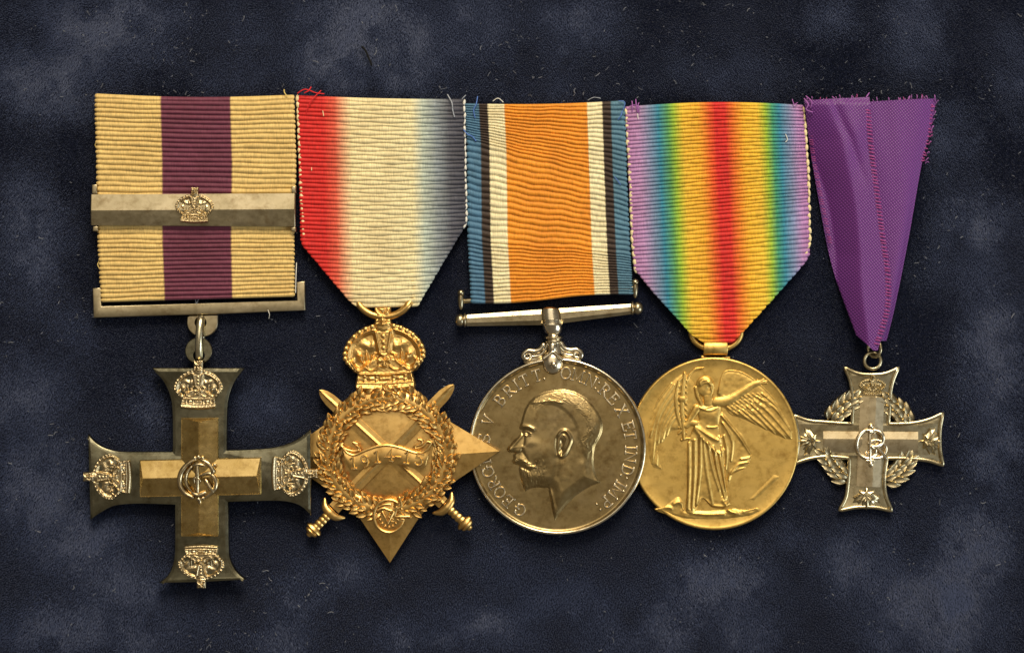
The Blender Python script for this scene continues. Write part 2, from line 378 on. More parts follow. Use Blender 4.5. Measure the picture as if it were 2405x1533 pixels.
# ------------------------------------------------------------------ corded ribbon
def ribbon(th, L0, R0, nribs, mat, zfun, amp=4.0, u0=None, u1=None, dev=None, bow=None, nu=110, k=6, thick=7.0, name='ribbon', edge=2.5, label=None):
    """L0, R0: edge polylines (y up) sampled by v; dev(j,u): offset of the gap under rib j, in ribs"""
    L0, R0 = np.asarray(L0, float), np.asarray(R0, float)
    def at(P, v):
        t = np.linspace(0, 1, len(P)) if P.shape[1] == 2 else P[:, 2]
        return np.stack([np.interp(v, t, P[:, 0]), np.interp(v, t, P[:, 1])], -1)
    su = np.linspace(0, 1, nu)
    j = np.repeat(np.arange(nribs), k); t = np.tile(np.arange(k)/k, nribs)
    j = np.append(j, nribs-1); t = np.append(t, 1.0)
    rows = []; uvs = []
    for jj, tt in zip(j, t):
        v0 = (jj+tt)/nribs
        a = u0(v0) if u0 else 0.0; bb = u1(v0) if u1 else 1.0
        u = a + (bb-a)*su
        dj = dev(jj, u) if dev is not None else 0*u; dj1 = dev(jj+1, u) if dev is not None else 0*u
        if jj == 0: dj = dj*0
        if jj == nribs-1: dj1 = dj1*0
        r = jj + tt + (1-tt)*dj + tt*dj1
        wfac = np.clip(1 + dj1 - dj, .35, 1.7)
        v = r/nribs
        Lp, Rp = at(L0, v), at(R0, v)
        P = Lp*(1-u)[:, None] + Rp*u[:, None]
        if bow is not None: P[:, 1] += bow(u, v)
        prof = math.sqrt(max(0, 1-(2*tt-1)**2))**.9
        z = zfun(u, v) + amp*prof*wfac**.6*(.94 + .10*math.sin(jj*5.1) + .07*np.sin(u*31 + jj*2.7) + .06*np.sin(u*67 + jj*4.3))
        d = (Rp-Lp); d /= np.linalg.norm(d, axis=1)[:, None]
        e = edge*(prof-.5)*(0.7 + 0.6*((jj*7919) % 13)/13)
        P[0] -= d[0]*e; P[-1] += d[-1]*e
        row = np.concatenate([P, z[:, None]], 1)
        lo0 = row[0] + [0.6*d[0][0], 0, -thick]; hi0 = row[-1] - [0.6*d[-1][0], 0, thick]
        row[0, 2] -= amp*.35; row[-1, 2] -= amp*.35
        rows.append(np.concatenate([[lo0], row, [hi0]])); uvs.append(np.stack([np.concatenate([[u[0]], u, [u[-1]]]), np.full(nu+2, v0)], 1))
    top = rows[0].copy(); top[:, 2] -= thick; top[:, 1] -= 1
    bot = rows[-1].copy(); bot[:, 2] -= thick; bot[:, 1] += 1
    mid0 = rows[0].copy(); mid0[:, 2] += amp*.2; mid0[:, 1] += 1.2
    rows = [top] + rows + [bot]; uvs = [uvs[0]] + uvs + [uvs[-1]]
    V = np.concatenate(rows); n = nu+2; m = len(rows)
    a = (np.arange(m-1)[:, None]*n + np.arange(n-1)[None]).ravel()
    F = np.stack([a, a+n, a+n+1, a+1], 1)
    mb = MB(); mb.add(V, F.tolist())
    return th.part(name, mb, mat, sharp=None, tilt=False, uv=np.concatenate(uvs), label=label)

loop_mb = MB(); loop_mb.ball((0, 0, 0), (1, 1, 1), 8, 6); LOOP = loop_mb.mesh('edge_loop', None)
LOOP.materials.append(M_cream)
LOOPW = LOOP.copy(); LOOPW.materials.clear(); LOOPW.materials.append(M_white)
def loops(th, par, path, pitch, me, w=5.2, h=8.0, z=20):
    p = np.asarray(path, float); d = np.concatenate([[0], np.cumsum(np.linalg.norm(np.diff(p, axis=0), axis=1))])
    q = np.arange(pitch*.5, d[-1], pitch)
    for i, s_ in enumerate(q):
        x, y = np.interp(s_, d, p[:, 0]), np.interp(s_, d, p[:, 1])
        x2, y2 = np.interp(s_+1, d, p[:, 0]), np.interp(s_+1, d, p[:, 1])
        a = math.atan2(y2-y, x2-x) + math.pi/2
        th.inst('edge_loop', me, x + random.uniform(-.8, .8), y, z, parent=par, rot=a + random.uniform(-.2, .2), sc=(w*random.uniform(.7, 1.0), h*random.uniform(.9, 1.08), 4.5), tilt=False)

def threads(th, items, tilt=False):
    for pts, r, mat in items:
        p = spline(np.array([(x, -y, z) for x, y, z in pts], float), 6)
        mb = MB(); mb.tube(p, r*.78, 6); th.part('loose_thread', mb, mat, tilt=tilt)

# ------------------------------------------------------------------ crown relief (shared)
def crown_relief(beads):
    k = 1/4.79
    h = HF(-100, -92, 100, 116, 1.0)
    P = lambda *p: np.array(p, float).reshape(-1, 2)*[k, -k]
    def sym(pts): return pts + [(-x, y) for x, y in pts[::-1]]
    out = [(0, 420), (-200, 408), (-328, 385), (-338, 330), (-322, 250), (-305, 195), (-352, 178), (-405, 110), (-448, 40), (-468, -20), (-452, -92), (-400, -180), (-318, -262), (-205, -325), (-105, -352), (-92, -380), (-92, -540)]
    poly = P(*(out + [(-x, y) for x, y in out[::-1][:-1]]))
    h.poly(poly, 9, 5, mask=True)
    hol = [(-285, 150), (-355, 100), (-390, 20), (-375, -70), (-320, -160), (-230, -230), (-125, -265), (-95, -230), (-60, -30), (0, 0)]
    for sx in (-1, 1):
        h.poly(P(*[(x*-sx, y) for x, y in hol]), -8.2, 6, power=2)
        X = lambda *p: P(*[(a*sx, b) for a, b in p])
        h.stroke(spline(X((330, 170), (390, 95), (408, 10), (385, -90), (325, -175), (230, -245), (115, -290)), 5), 2.6, 6)       # inner arch edge
        # puffed cap
        h.blob(X((190, -110))[0], (22, 10), 6.5, rot=25*sx)
        h.blob(X((290, -20))[0], (12, 14), 5.5, rot=20*sx)
        h.blob(X((120, -120))[0], (6, 11), 5)
        # fleur-de-lis
        h.stroke(X((190, 120), (195, 30), (200, -60)), 4.2, 8.5, taper=[.6, 1, .3])
        h.stroke(spline(X((185, 110), (140, 60), (120, 0), (85, -30)), 5), 3.0, 8, taper=[.5, 1, 1, .6])
        h.stroke(spline(X((200, 110), (250, 60), (262, 0), (300, -10)), 5), 3.0, 8, taper=[.5, 1, 1, .6])
        h.blob(X((130, 10))[0], (5, 8), 4); h.blob(X((275, 20))[0], (5, 8), 4)
        h.stroke(spline(X((60, 120), (100, 155), (160, 165), (210, 130)), 5), 2.4, 6.5)
        h.stroke(spline(X((225, 130), (270, 165), (320, 150), (350, 90)), 5), 2.4, 6.5)
        h.stroke(X((370, 90), (340, 30)), 5, 6, taper=[1, .5])
        h.stroke(X((330, 140), (375, 60)), 3, 5)
        # band jewels
        h.blob(X((160, 258))[0], (10, 5.5), 7); h.blob(X((290, 250))[0], (7, 5.5), 6)
        for yy in (236, 282): h.blob(X((95, yy))[0], 3.4, 6); h.blob(X((228, yy-4))[0], 3.4, 6)
        # monde edge, pearls on the side arch
        if beads:
            for t in np.linspace(0, 1, 10):
                c = spline(X((375, 105), (432, 40), (440, -30), (405, -125), (330, -215), (225, -285), (120, -322)), 8)
                q = c[int(t*(len(c)-1))]; h.blob(q, 5.2, 6, mode='max', base=7)
    h.poly(P((-300, 222), (300, 222), (305, 298), (-305, 298)), -4, 3, power=2)
    h.stroke(P((-330, 196), (0, 212), (330, 196)), 2.8, 6)
    h.stroke(P((-325, 302), (0, 318), (325, 302)), 2.4, 4.5)
    h.stroke(spline(P((-320, 352), (0, 374), (320, 352)), 6), 8, 9)
    h.poly(P((-66, 242), (66, 242), (66, 284), (-66, 284)), 6, 3)
    # front arch
    h.poly(P((-100, -275), (100, -275), (52, -30), (-52, -30)), 6, 4)
    h.stroke(P((-92, -275), (-48, -40)), 3, 5); h.stroke(P((92, -275), (48, -40)), 3, 5); h.stroke(P((-60, -26), (60, -26)), 3, 5)
    if beads:
        for y in (-215, -145, -82): h.blob(P((0, y))[0], 6, 7, mode='max', base=12)
    # cross pattee at the front
    for a in range(4):
        c, s_ = math.cos(a*math.pi/2), math.sin(a*math.pi/2)
        q = [(0, 0), (-42, -78), (42, -78)]
        h.poly(P(*[(x*c - y*s_, 58 + x*s_ + y*c) for x, y in q]), 9, 6)
    # orb and cross on top
    h.blob(P((0, -310))[0], (17, 14), 10, mode='max', base=7)
    h.stroke(P((-78, -352), (78, -352)), 3.5, 5); h.stroke(P((-78, -385), (78, -385)), 3.5, 4)
    h.stroke(P((0, -350), (0, -440)), 4, 4)
    for a in range(4):
        c, s_ = math.cos(a*math.pi/2), math.sin(a*math.pi/2)
        q = [(0, 0), (-60, -76), (60, -76)]
        h.poly(P(*[(x*c - y*s_, -458 + x*s_ + y*c) for x, y in q]), 6, 5)
    h.H += 0.25*smooth_noise(h.H.shape, (60, 60), 3)
    mb = MB(); h.to(mb, 0, 2.0)
    me = mb.mesh('crown', None)
    return me
CROWN = crown_relief(True)
CROWN_PLAIN = crown_relief(False)
def crown_beads():
    k = 1/4.79; out = []
    for sx in (-1, 1):
        c = spline(np.array([(375, 105), (432, 40), (440, -30), (405, -125), (330, -215), (225, -285), (120, -322)], float)*[k*sx, -k], 8)
        for t in np.linspace(0, 1, 10): out.append((*c[int(t*(len(c)-1))], 9.5, 6.3))
    for y in (-215, -145, -82): out.append((0, -y*k, 14, 6))
    return out
def with_mat(me, mat):
    m = me.copy(); m.materials.clear(); m.materials.append(mat); return m

# ------------------------------------------------------------------ glyphs (unit height, y up from the foot)
def arc(cx, cy, rx, ry, a0, a1, n=14):
    t = np.radians(np.linspace(a0, a1, n)); return [(cx + rx*math.cos(a), cy + ry*math.sin(a)) for a in t]
GL = {
 'G': [arc(.45, .5, .42, .5, 45, 330), [(.82, .08), (.82, .45)], [(.62, .45), (.98, .45)], [(.78, .72), (.80, .98)]],
 'E': [[(.15, 0), (.15, 1)], [(0, 1), (.66, 1), (.68, .80)], [(.15, .52), (.52, .52)], [(.52, .62), (.52, .42)], [(0, 0), (.68, 0), (.72, .22)]],
 'O': [arc(.45, .5, .42, .5, 0, 360, 22)],
 'R': [[(.15, 0), (.15, 1)], [(0, 0), (.30, 0)], [(0, 1), (.35, 1)] + arc(.38, .74, .28, .26, 90, -90) + [(.15, .48)], [(.36, .48), (.78, 0), (.88, 0)]],
 'I': [[(.15, 0), (.15, 1)], [(0, 0), (.3, 0)], [(0, 1), (.3, 1)]],
 'V': [[(.1, 1), (.42, 0), (.74, 1)], [(0, 1), (.22, 1)], [(.62, 1), (.84, 1)]],
 'S': [arc(.35, .74, .28, .26, 30, 270) + arc(.35, .24, .30, .25, 90, -150), [(.60, .80), (.62, 1)], [(.06, .20), (.04, 0)]],
 'B': [[(.15, 0), (.15, 1)], [(0, 1), (.35, 1)] + arc(.36, .76, .24, .24, 90, -90) + [(.15, .52)], [(.36, .52)] + arc(.40, .26, .30, .26, 90, -90) + [(0, 0)]],
 'T': [[(.38, 0), (.38, 1)], [(.22, 0), (.54, 0)], [(.02, .80), (.02, 1), (.74, 1), (.74, .80)]],
 'M': [[(.1, 0), (.1, 1), (.48, .15), (.86, 1), (.86, 0)], [(0, 0), (.2, 0)], [(.74, 0), (.98, 0)], [(0, 1), (.1, 1)], [(.86, 1), (.98, 1)]],
 'N': [[(.12, 0), (.12, 1), (.76, 0), (.76, 1)], [(0, 0), (.24, 0)], [(0, 1), (.12, 1)], [(.64, 1), (.88, 1)]],
 'X': [[(.08, 0), (.72, 1)], [(.08, 1), (.72, 0)], [(0, 0), (.2, 0)], [(.6, 0), (.82, 0)], [(0, 1), (.2, 1)], [(.6, 1), (.82, 1)]],
 'D': [[(.15, 0), (.15, 1)], [(0, 1), (.30, 1)] + arc(.34, .5, .42, .5, 90, -90) + [(0, 0)]],
 'P': [[(.15, 0), (.15, 1)], [(0, 0), (.30, 0)], [(0, 1), (.35, 1)] + arc(.38, .74, .28, .26, 90, -90) + [(.15, .48)]],
 ':': [[(.1, .12), (.1, .13)], [(.1, .72), (.1, .73)]], '.': [[(.1, .08), (.1, .09)]],
 '1': [[(.25, 0), (.25, 1), (.05, .82)], [(.05, 0), (.45, 0)]],
 '9': [arc(.35, .72, .26, .27, 0, 360, 18), [(.61, .72), (.60, .42), (.46, .14), (.18, .0)]],
 '4': [[(.52, 0), (.52, 1), (.02, .32), (.75, .32)], [(.38, 0), (.66, 0)]],
 '-': [[(.05, .42), (.45, .42)]],
 '5': [[(.62, 1), (.15, 1), (.10, .56)] + arc(.32, .32, .30, .32, 115, -150)],
}
GLM = {}
def glyph(c, mat, rad):
    key = (c, mat.name, rad)
    if key not in GLM:
        pts = np.concatenate([np.array(p, float) for p in GL[c]]); cx = (pts[:, 0].min()+pts[:, 0].max())/2
        mb = MB()
        for st in GL[c]:
            q = np.array(st, float)
            if len(q) == 2 and np.hypot(*(q[1]-q[0])) < .05: mb.ball((q[0][0]-cx, q[0][1]-.5, 0), (rad*1.25,)*3, 8, 6); continue
            mb.tube(np.concatenate([q-[cx, .5], np.zeros((len(q), 1))], 1), rad, 6, flat=.9)
        me = mb.mesh('letter', 50); me.materials.append(mat); GLM[key] = me
    return GLM[key]

# leaf (shared), base at origin pointing +y, length 1
def leaf_mesh(mat, wid=.30, curl=.12, hgt=.16):
    rings = []
    for t, w in ((0, .1), (.2, .75), (.45, 1), (.7, .78), (.9, .35), (1, .02)):
        z = curl*math.sin(t*2.6)
        rings.append([(-w*wid, t, z-.06), (-w*wid*.55, t, z+hgt*.75*max(w, .2)), (0, t, z+hgt*.45*max(w, .2)), (w*wid*.55, t, z+hgt*.75*max(w, .2)), (w*wid, t, z-.06), (0, t, z-.14)])
    mb = MB(); mb.loft(rings); me = mb.mesh('leaf', 50); me.materials.append(mat); return me

# ================================================================== velvet ground
def patches(x, y):
    """how far the nap is brushed over, 0 upright .. 1 flat (photograph pixels, y down)"""
    P = [(250, 60, 150, 80, .8), (110, 190, 130, 80, .8), (850, 40, 150, 60, .75), (865, 130, 170, 90, .9), (1110, 60, 90, 90, .5), (1340, 60, 110, 60, .5), (560, 60, 80, 60, .3), (650, 180, 200, 40, .35),
         (70, 560, 70, 130, .8), (60, 930, 80, 90, .7), (90, 1140, 90, 110, .8), (190, 1270, 100, 70, .9), (300, 1370, 90, 60, .7), (140, 1480, 120, 50, .8), (320, 1490, 80, 60, .7),
         (350, 960, 30, 60, .6), (620, 960, 60, 50, .45), (700, 1410, 50, 60, .6), (800, 1360, 70, 50, .55), (650, 1500, 60, 50, .6), (960, 1490, 80, 40, .5), (1120, 1470, 140, 50, .55), (1330, 1400, 120, 50, .4), (1180, 1330, 70, 40, .35),
         (1690, 1370, 110, 60, .85), (1570, 1470, 45, 60, .85), (1760, 1490, 60, 50, .6), (1850, 1265, 45, 30, .5), (2040, 1330, 90, 80, .7), (2150, 1400, 100, 70, .8), (2290, 1290, 70, 100, 1.0), (2230, 1430, 110, 90, 1.0), (2080, 1500, 60, 40, .5),
         (2330, 860, 60, 160, .8), (2290, 520, 80, 60, .75), (2240, 330, 60, 80, .5), (2300, 640, 60, 60, .6), (2340, 1050, 60, 90, .75), (2150, 60, 60, 110, .55), (1960, 40, 80, 40, .4), (2390, 200, 60, 100, .4),
         (1700, 180, 160, 50, .3), (1250, 200, 200, 40, .3), (160, 760, 60, 60, .3), (1900, 760, 30, 60, .15), (2210, 620, 40, 60, .35), (480, 1480, 60, 40, .3), (1450, 1500, 70, 40, .4)]
    f = np.zeros_like(x)
    for px, py, rx, ry, a in P: f = np.maximum(f, a*np.exp(-(((x-px)/rx)**2 + ((y-py)/ry)**2)**1.3*.7))
    return f
W2, H2 = 2405*.78, 1533*.92
mb = MB(); g = 60
gx = np.linspace(CX-W2*2.6, CX+W2*2.6, g); gy = np.linspace(CY-H2*2.6, CY+H2*2.6, g); GX, GY = np.meshgrid(gx, gy)
a = (np.arange(g-1)[:, None]*g + np.arange(g-1)[None]).ravel()
mb.add(np.stack([GX.ravel(), GY.ravel(), np.full(g*g, -7.0)], 1), np.stack([a, a+1, a+g+1, a+g], 1).tolist())
M_back, N, L, b = newmat('velvet_backing')
tc = N.new('ShaderNodeTexCoord'); n = N.new('ShaderNodeTexNoise'); n.inputs['Scale'].default_value = 3000; L.new(tc.outputs['Object'], n.inputs['Vector'])
r = N.new('ShaderNodeValToRGB'); r.color_ramp.elements[0].color = (.008, .010, .020, 1); r.color_ramp.elements[1].color = (.016, .019, .036, 1)
L.new(n.outputs['Fac'], r.inputs['Fac']); L.new(r.outputs['Color'], b.inputs['Base Color']); b.inputs['Roughness'].default_value = 1; b.inputs['Specular IOR Level'].default_value = 0
me = mb.mesh('velvet_cloth', None, (CX, CY), S); me.materials.append(M_back)
velvet = bpy.data.objects.new('velvet_cloth', me); col.objects.link(velvet); velvet['kind'] = 'structure'
velvet['label'] = 'dark navy velvet cloth lying under the medals'; velvet['category'] = 'cloth'

def fast_tris(name, V, mat):
    n = len(V)//3
    me = bpy.data.meshes.new(name); me.vertices.add(n*3); me.loops.add(n*3); me.polygons.add(n)
    me.vertices.foreach_set('co', V.astype(np.float32).ravel())
    me.loops.foreach_set('vertex_index', np.arange(n*3, dtype=np.int32))
    me.polygons.foreach_set('loop_start', np.arange(0, n*3, 3, dtype=np.int32)); me.polygons.foreach_set('loop_total', np.full(n, 3, np.int32))
    me.update(calc_edges=True); me.materials.append(mat); return me
NP = 1650000
nx_ = int(math.sqrt(NP*W2/H2)); ny_ = int(NP/nx_); NP = nx_*ny_
gi = np.arange(NP); x = CX-W2 + (gi % nx_ + rng.uniform(0, 1, NP))*2*W2/nx_; y = CY-H2 + (gi//nx_ + rng.uniform(0, 1, NP))*2*H2/ny_
jx, jy = rng.normal(0, 22, NP), rng.normal(0, 22, NP)
f = patches(x+jx, -(y+jy))
nzm = smooth_noise((384, 600), (36, 50), 5); nzf = smooth_noise((512, 800), (120, 190), 6); nzb = smooth_noise((256, 400), (15, 23), 15)
def samp(n_, x, y):
    i = np.clip(((y-(CY-H2))/(2*H2)*n_.shape[0]).astype(int), 0, n_.shape[0]-1); j_ = np.clip(((x-(CX-W2))/(2*W2)*n_.shape[1]).astype(int), 0, n_.shape[1]-1); return n_[i, j_]
nzq = smooth_noise((800, 1200), (104, 150), 21); nzw = smooth_noise((800, 1200), (47, 68), 22)
lay = np.clip(f*np.clip(.94 + .17*samp(nzw, x, y) + .13*samp(nzq, x, y), .3, 1.3) + .03*samp(nzw, x, y) + .018*samp(nzq, x, y) + .04*samp(nzb, x, y) + .095 + .10*ss((y+260)/260)*(y > -260) + rng.normal(0, .045, NP), .02, 1.1)
az = -math.pi/2 + .25*samp(nzb, x, y) + rng.normal(0, .55, NP)       # brushed mostly towards the foot of the cloth
ln = rng.uniform(6, 9.5, NP)
lean = lay*1.35
dx, dy, dz = np.sin(lean)*np.cos(az)*ln, np.sin(lean)*np.sin(az)*ln, np.cos(lean)*ln
fx, fy = -np.sin(az), np.cos(az); hw = rng.uniform(.55, 1.15, NP)
B0 = np.stack([x - fx*hw, y - fy*hw, np.full(NP, -7.0)], 1); B1 = np.stack([x + fx*hw, y + fy*hw, np.full(NP, -7.0)], 1)
T = np.stack([x+dx, y+dy, -7.0 + dz], 1)
V = np.stack([B0, B1, T], 1).reshape(-1, 3); V[:, 0] -= CX; V[:, 1] -= CY; V *= S
M_pile, N, L, b = newmat('navy_pile')
tc = N.new('ShaderNodeTexCoord'); n = N.new('ShaderNodeTexNoise'); n.inputs['Scale'].default_value = 1800; n.inputs['Detail'].default_value = 3; L.new(tc.outputs['Object'], n.inputs['Vector'])
r = N.new('ShaderNodeValToRGB'); r.color_ramp.elements[0].position = .3; r.color_ramp.elements[1].position = .75
r.color_ramp.elements[0].color = (.024, .034, .073, 1); r.color_ramp.elements[1].color = (.029, .040, .084, 1)
L.new(n.outputs['Fac'], r.inputs['Fac']); L.new(r.outputs['Color'], b.inputs['Base Color']); b.inputs['Roughness'].default_value = .6
b.inputs['Specular IOR Level'].default_value = .35; b.inputs['Sheen Weight'].default_value = .12
pile = bpy.data.objects.new('velvet_pile', fast_tris('velvet_pile', V, M_pile)); col.objects.link(pile)
pile['kind'] = 'stuff'; pile['label'] = 'short brushed navy pile of the velvet cloth'; pile['category'] = 'velvet pile'

# lint: short pale fibres caught in the pile
NL = 15000; verts = []
lx = rng.uniform(CX-W2*.95, CX+W2*.95, NL); ly = rng.uniform(CY-H2*.95, CY+H2*.95, NL)
keep = rng.uniform(0, 1, NL) < np.where(ly > -230, .9, .38)*np.clip(.15 + .9*samp(nzm, lx, ly), .04, 1.5); lx, ly = lx[keep], ly[keep]
for x0, y0 in zip(lx, ly):
    a0 = random.uniform(0, 2*math.pi); bend = random.gauss(0, .45); Ls = random.choice((1.2, 1.2, 1.5, 1.5, 2, 2, 2.5, 3, 4, 6))*random.uniform(.7, 1.4); w = random.uniform(.45, 1.0)
    p = [(x0, y0)]; 
    for k_ in range(3):
        a0 += bend; p.append((p[-1][0] + Ls*math.cos(a0)*.6, p[-1][1] + Ls*math.sin(a0)*.6))
    z0 = random.uniform(.6, 2.2)
    for (xa, ya), (xb, yb) in zip(p[:-1], p[1:]):
        nx, ny = -(yb-ya), xb-xa; l = math.hypot(nx, ny)+1e-9; nx, ny = nx/l*w, ny/l*w
        A, B, C, D = (xa-nx, ya-ny, z0-.3), (xb-nx, yb-ny, z0-.3), (xb+nx, yb+ny, z0-.3), (xa+nx, ya+ny, z0-.3)
        E, F_ = (xa, ya, z0+w), (xb, yb, z0+w)
        verts += [A, B, F_, A, F_, E, E, F_, C, E, C, D]
V = np.array(verts); V[:, 0] -= CX; V[:, 1] -= CY; V *= S
M_lint = cloth('pale_lint', (.17, .175, .19), .9)
lint = bpy.data.objects.new('lint', fast_tris('lint', V, M_lint)); col.objects.link(lint)
lint['kind'] = 'stuff'; lint['label'] = 'pale lint specks scattered over the velvet'; lint['category'] = 'lint'

# ================================================================== 1. cross with four crowns
T1 = Thing('cross_medal', 'dark silver cross with four crowns on a cream and purple ribbon with a crowned bar', 'medal', 470, 700, x0=212, rise=.046, z0=6)
r1 = ribbon(T1, [(229, -222), (233, -380), (236, -560), (244, -710)], [(692, -225), (697, -390), (692, -560), (693, -697)], 43, M_rib1,
            lambda u, v: 24 + 3*np.sin(u*math.pi) - 16*ss((v-.88)/.12)*0 - 5*ss((.03-v)/.03), amp=6.4,
            dev=lambda j, u: .06*np.sin(u*9 + j*.35) + .09*math.sin(j*1.7)*np.sin(u*23 + j*2.1)*((u < .33) | (u > .68)) + .06*math.sin(j*2.9),
            bow=lambda u, v: -7*np.sin(u*math.pi)*(1-v)**3, edge=4.5, thick=14)
# crowned bar across the ribbon
mb = MB()
def sec(x, yt, ym, yb, zt, zr): return [(x, yt, zt-9), (x, yt, zt), (x, ym, zr), (x, yb, zt), (x, yb, zt-9)]
mb.loft([sec(222, -460, -497, -530, 40.5, 45), sec(224, -459.5, -497, -531, 42, 47.2), sec(696, -457, -494, -534, 42, 47.2), sec(698, -458, -494, -533, 40.5, 45)])
bar = T1.part('ribbon_bar', mb, M_bar, sharp=8, tilt=False)
for x0, x1, y0, y1 in ((224, 236, -436, -458), (689, 699, -440, -456), (226, 238, -533, -545), (688, 699, -535, -546)):
    mb = MB(); mb.plate([(x0, y0), (x1, y0), (x1, y1), (x0, y1)], 20, 40, 2); T1.part('lug', mb, M_bar, parent=bar, tilt=False)
C_bar = with_mat(CROWN, M_crown)
T1.inst('crown', C_bar, 464, -490, 44, parent=bar, sc=(.47, .42, .5), tilt=False, rot=-.02)
# straight suspender with a pierced lug
mb = MB(); mb.plate(ZR((57, 1260), (110, 1257), (112, 1372), (1322, 1336), (1318, 1222), (1369, 1217), (1372, 1398), (824, 1421), (640, 1426), (64, 1444)), 8, 22, 2.5)
sus = T1.part('suspender', mb, M_bar, tilt=False)
th_ = np.linspace(math.pi*1.0, 0, 24)
lug = [(443, -742)] + [(478 + 36*math.cos(math.pi + t), -757 + 34*math.sin(math.pi + t)) for t in np.linspace(0.05, math.pi-.05, 24)] + [(514, -740)]
def holed(outer, c, r, z0, z1):
    """plate with a round hole: outer closed ring matched to the hole by angle"""
    outer = np.asarray(outer, float); n = 48; ring = []
    for i in range(n):
        a_ = 2*math.pi*i/n; d = np.array([math.cos(a_), math.sin(a_)]); best = None
        for k_ in range(len(outer)):
            p, q = outer[k_], outer[(k_+1) % len(outer)]; e = q-p; den = d[0]*e[1]-d[1]*e[0]
            if abs(den) < 1e-9: continue
            t = ((p[0]-c[0])*e[1]-(p[1]-c[1])*e[0])/den; s_ = ((p[0]-c[0])*d[1]-(p[1]-c[1])*d[0])/den
            if t > 0 and -1e-6 <= s_ <= 1+1e-6: best = t if best is None else max(best, t)
        ring.append((c[0]+d[0]*best, c[1]+d[1]*best))
    ring = np.array(ring); hole = np.array([(c[0]+r*math.cos(2*math.pi*i/n), c[1]+r*math.sin(2*math.pi*i/n)) for i in range(n)])
    ins = ring + (np.array(c)-ring)/np.linalg.norm(np.array(c)-ring, axis=1)[:, None]*1.8
    z = lambda P, h: np.concatenate([P, np.full((n, 1), h)], 1)
    mb = MB(); mb.loft([z(ring, z0), z(ring, z1-1.8), z(ins, z1), z(hole, z1), z(hole, z0)], closed=True, caps=False); return mb
T1.part('lug', holed(lug, (474, -757), 14, 9, 20), M_bar, parent=sus, tilt=False)
# oval link seen edge on
p = [(473.5 + 2*math.sin(t)*0, -795 + 46*math.cos(t), 22 + 17*math.sin(t)) for t in np.linspace(0, 2*math.pi, 40, endpoint=False)]
p = [(474 - 2*(y+795)/-46, y, z) for _, y, z in p]
mb = MB(); mb.tube(np.array(p), 9.5, 12, closed=True); T1.part('link', mb, M_ring, sharp=None, tilt=False)
lug2 = [(471 + 32*math.cos(t), -823 + 31*math.sin(t)) for t in np.linspace(0, 2*math.pi, 40, endpoint=False)]
# the cross
def chain(*segs):
    out = []
    for s_ in segs: out += list(s_)
    return np.array(out)
cross = chain(
    I((363, 863), (470, 863)), spline(I((580, 863), (556, 896), (543, 932), (539, 972), (538, 1054)), 6),
    spline(I((538, 1054), (600, 1052), (655, 1046), (700, 1030), (734, 1005)), 6), I((735, 1100)),
    spline(I((735, 1206), (714, 1186), (690, 1176), (650, 1172), (541, 1175)), 6),
    spline(I((542, 1177), (543, 1280), (548, 1312), (563, 1338), (586, 1357)), 6), I((480, 1362)),
    spline(I((378, 1364), (400, 1346), (412, 1318), (416, 1280), (416, 1182)), 6),
    spline(I((414, 1182), (330, 1180), (275, 1185), (240, 1202), (217, 1218)), 6), I((214, 1110)),
    spline(I((212, 1017), (232, 1038), (260, 1052), (300, 1058), (410, 1058)), 6),
    spline(I((411, 1056), (410, 965), (404, 926), (388, 893), (368, 872)), 6))
keep = [0]
for i in range(1, len(cross)):
    if np.hypot(*(cross[i]-cross[keep[-1]])) > 4.0: keep.append(i)
cross = cross[keep]
mb = MB(); mb.plate(cross, 2, 22, cham=7)
plate = T1.part('cross_plate', mb, M_plate, sharp=12)
T1.part('lug', holed(lug2, (472, -834), 14, 6, 14), M_plate, parent=plate)
# raised ridged cross
def roof_cross(cx, cy, hw, arms, z, lo, hi, gable=8, shear=0.0):
    mb = MB()
    for (dx, dy), Ln in zip(((1, 0), (0, 1), (-1, 0), (0, -1)), arms):
        px, py = -dy, dx
        def q(u, v, h): return (cx + dx*u + px*v + shear*(px*v+dx*u)*0, cy + dy*u + py*v + (dx*u)*shear, z+h)
        for s_ in (1, -1):
            v = [q(0, 0, hi), q(Ln-gable, 0, hi), q(Ln, s_*hw, lo), q(hw, s_*hw, lo), q(Ln, s_*hw, -1), q(hw, s_*hw, -1)]
            mb.add(v, [(0, 1, 2, 3), (3, 2, 4, 5)])
        v = [q(Ln-gable, 0, hi), q(Ln, hw, lo), q(Ln, -hw, lo), q(Ln, hw, -1), q(Ln, -hw, -1)]
        mb.add(v, [(0, 1, 2), (1, 3, 4, 2)])
        mb.tube([q(6, 0, hi-.6), q(Ln-gable, 0, hi-.6)], 1.5, 6)
        for s_ in (1, -1): mb.tube([q(hw, s_*hw, lo-.6), q(Ln, s_*hw, lo-.6)], 1.5, 6)
        mb.tube([q(Ln, -hw, lo-.6), q(Ln, hw, lo-.6)], 1.5, 6)
    return mb
inner = T1.part('raised_cross', roof_cross(475.5, -1117, 42, (142, 137, 139, 136), 22, 5, 15, shear=.025), M_gilt, parent=plate, sharp=15)
C1 = with_mat(CROWN, M_crown)
for x, y, rt, sx, sy in ((472, 910, 0, .60, .575), (266, 1117, math.pi/2, .56, .575), (690, 1108, -math.pi/2, .56, .545), (479, 1318, math.pi, .57, .51)):
    T1.inst('crown', C1, x, -y, 21, parent=plate, rot=rt, sc=(sx, sy, .42))
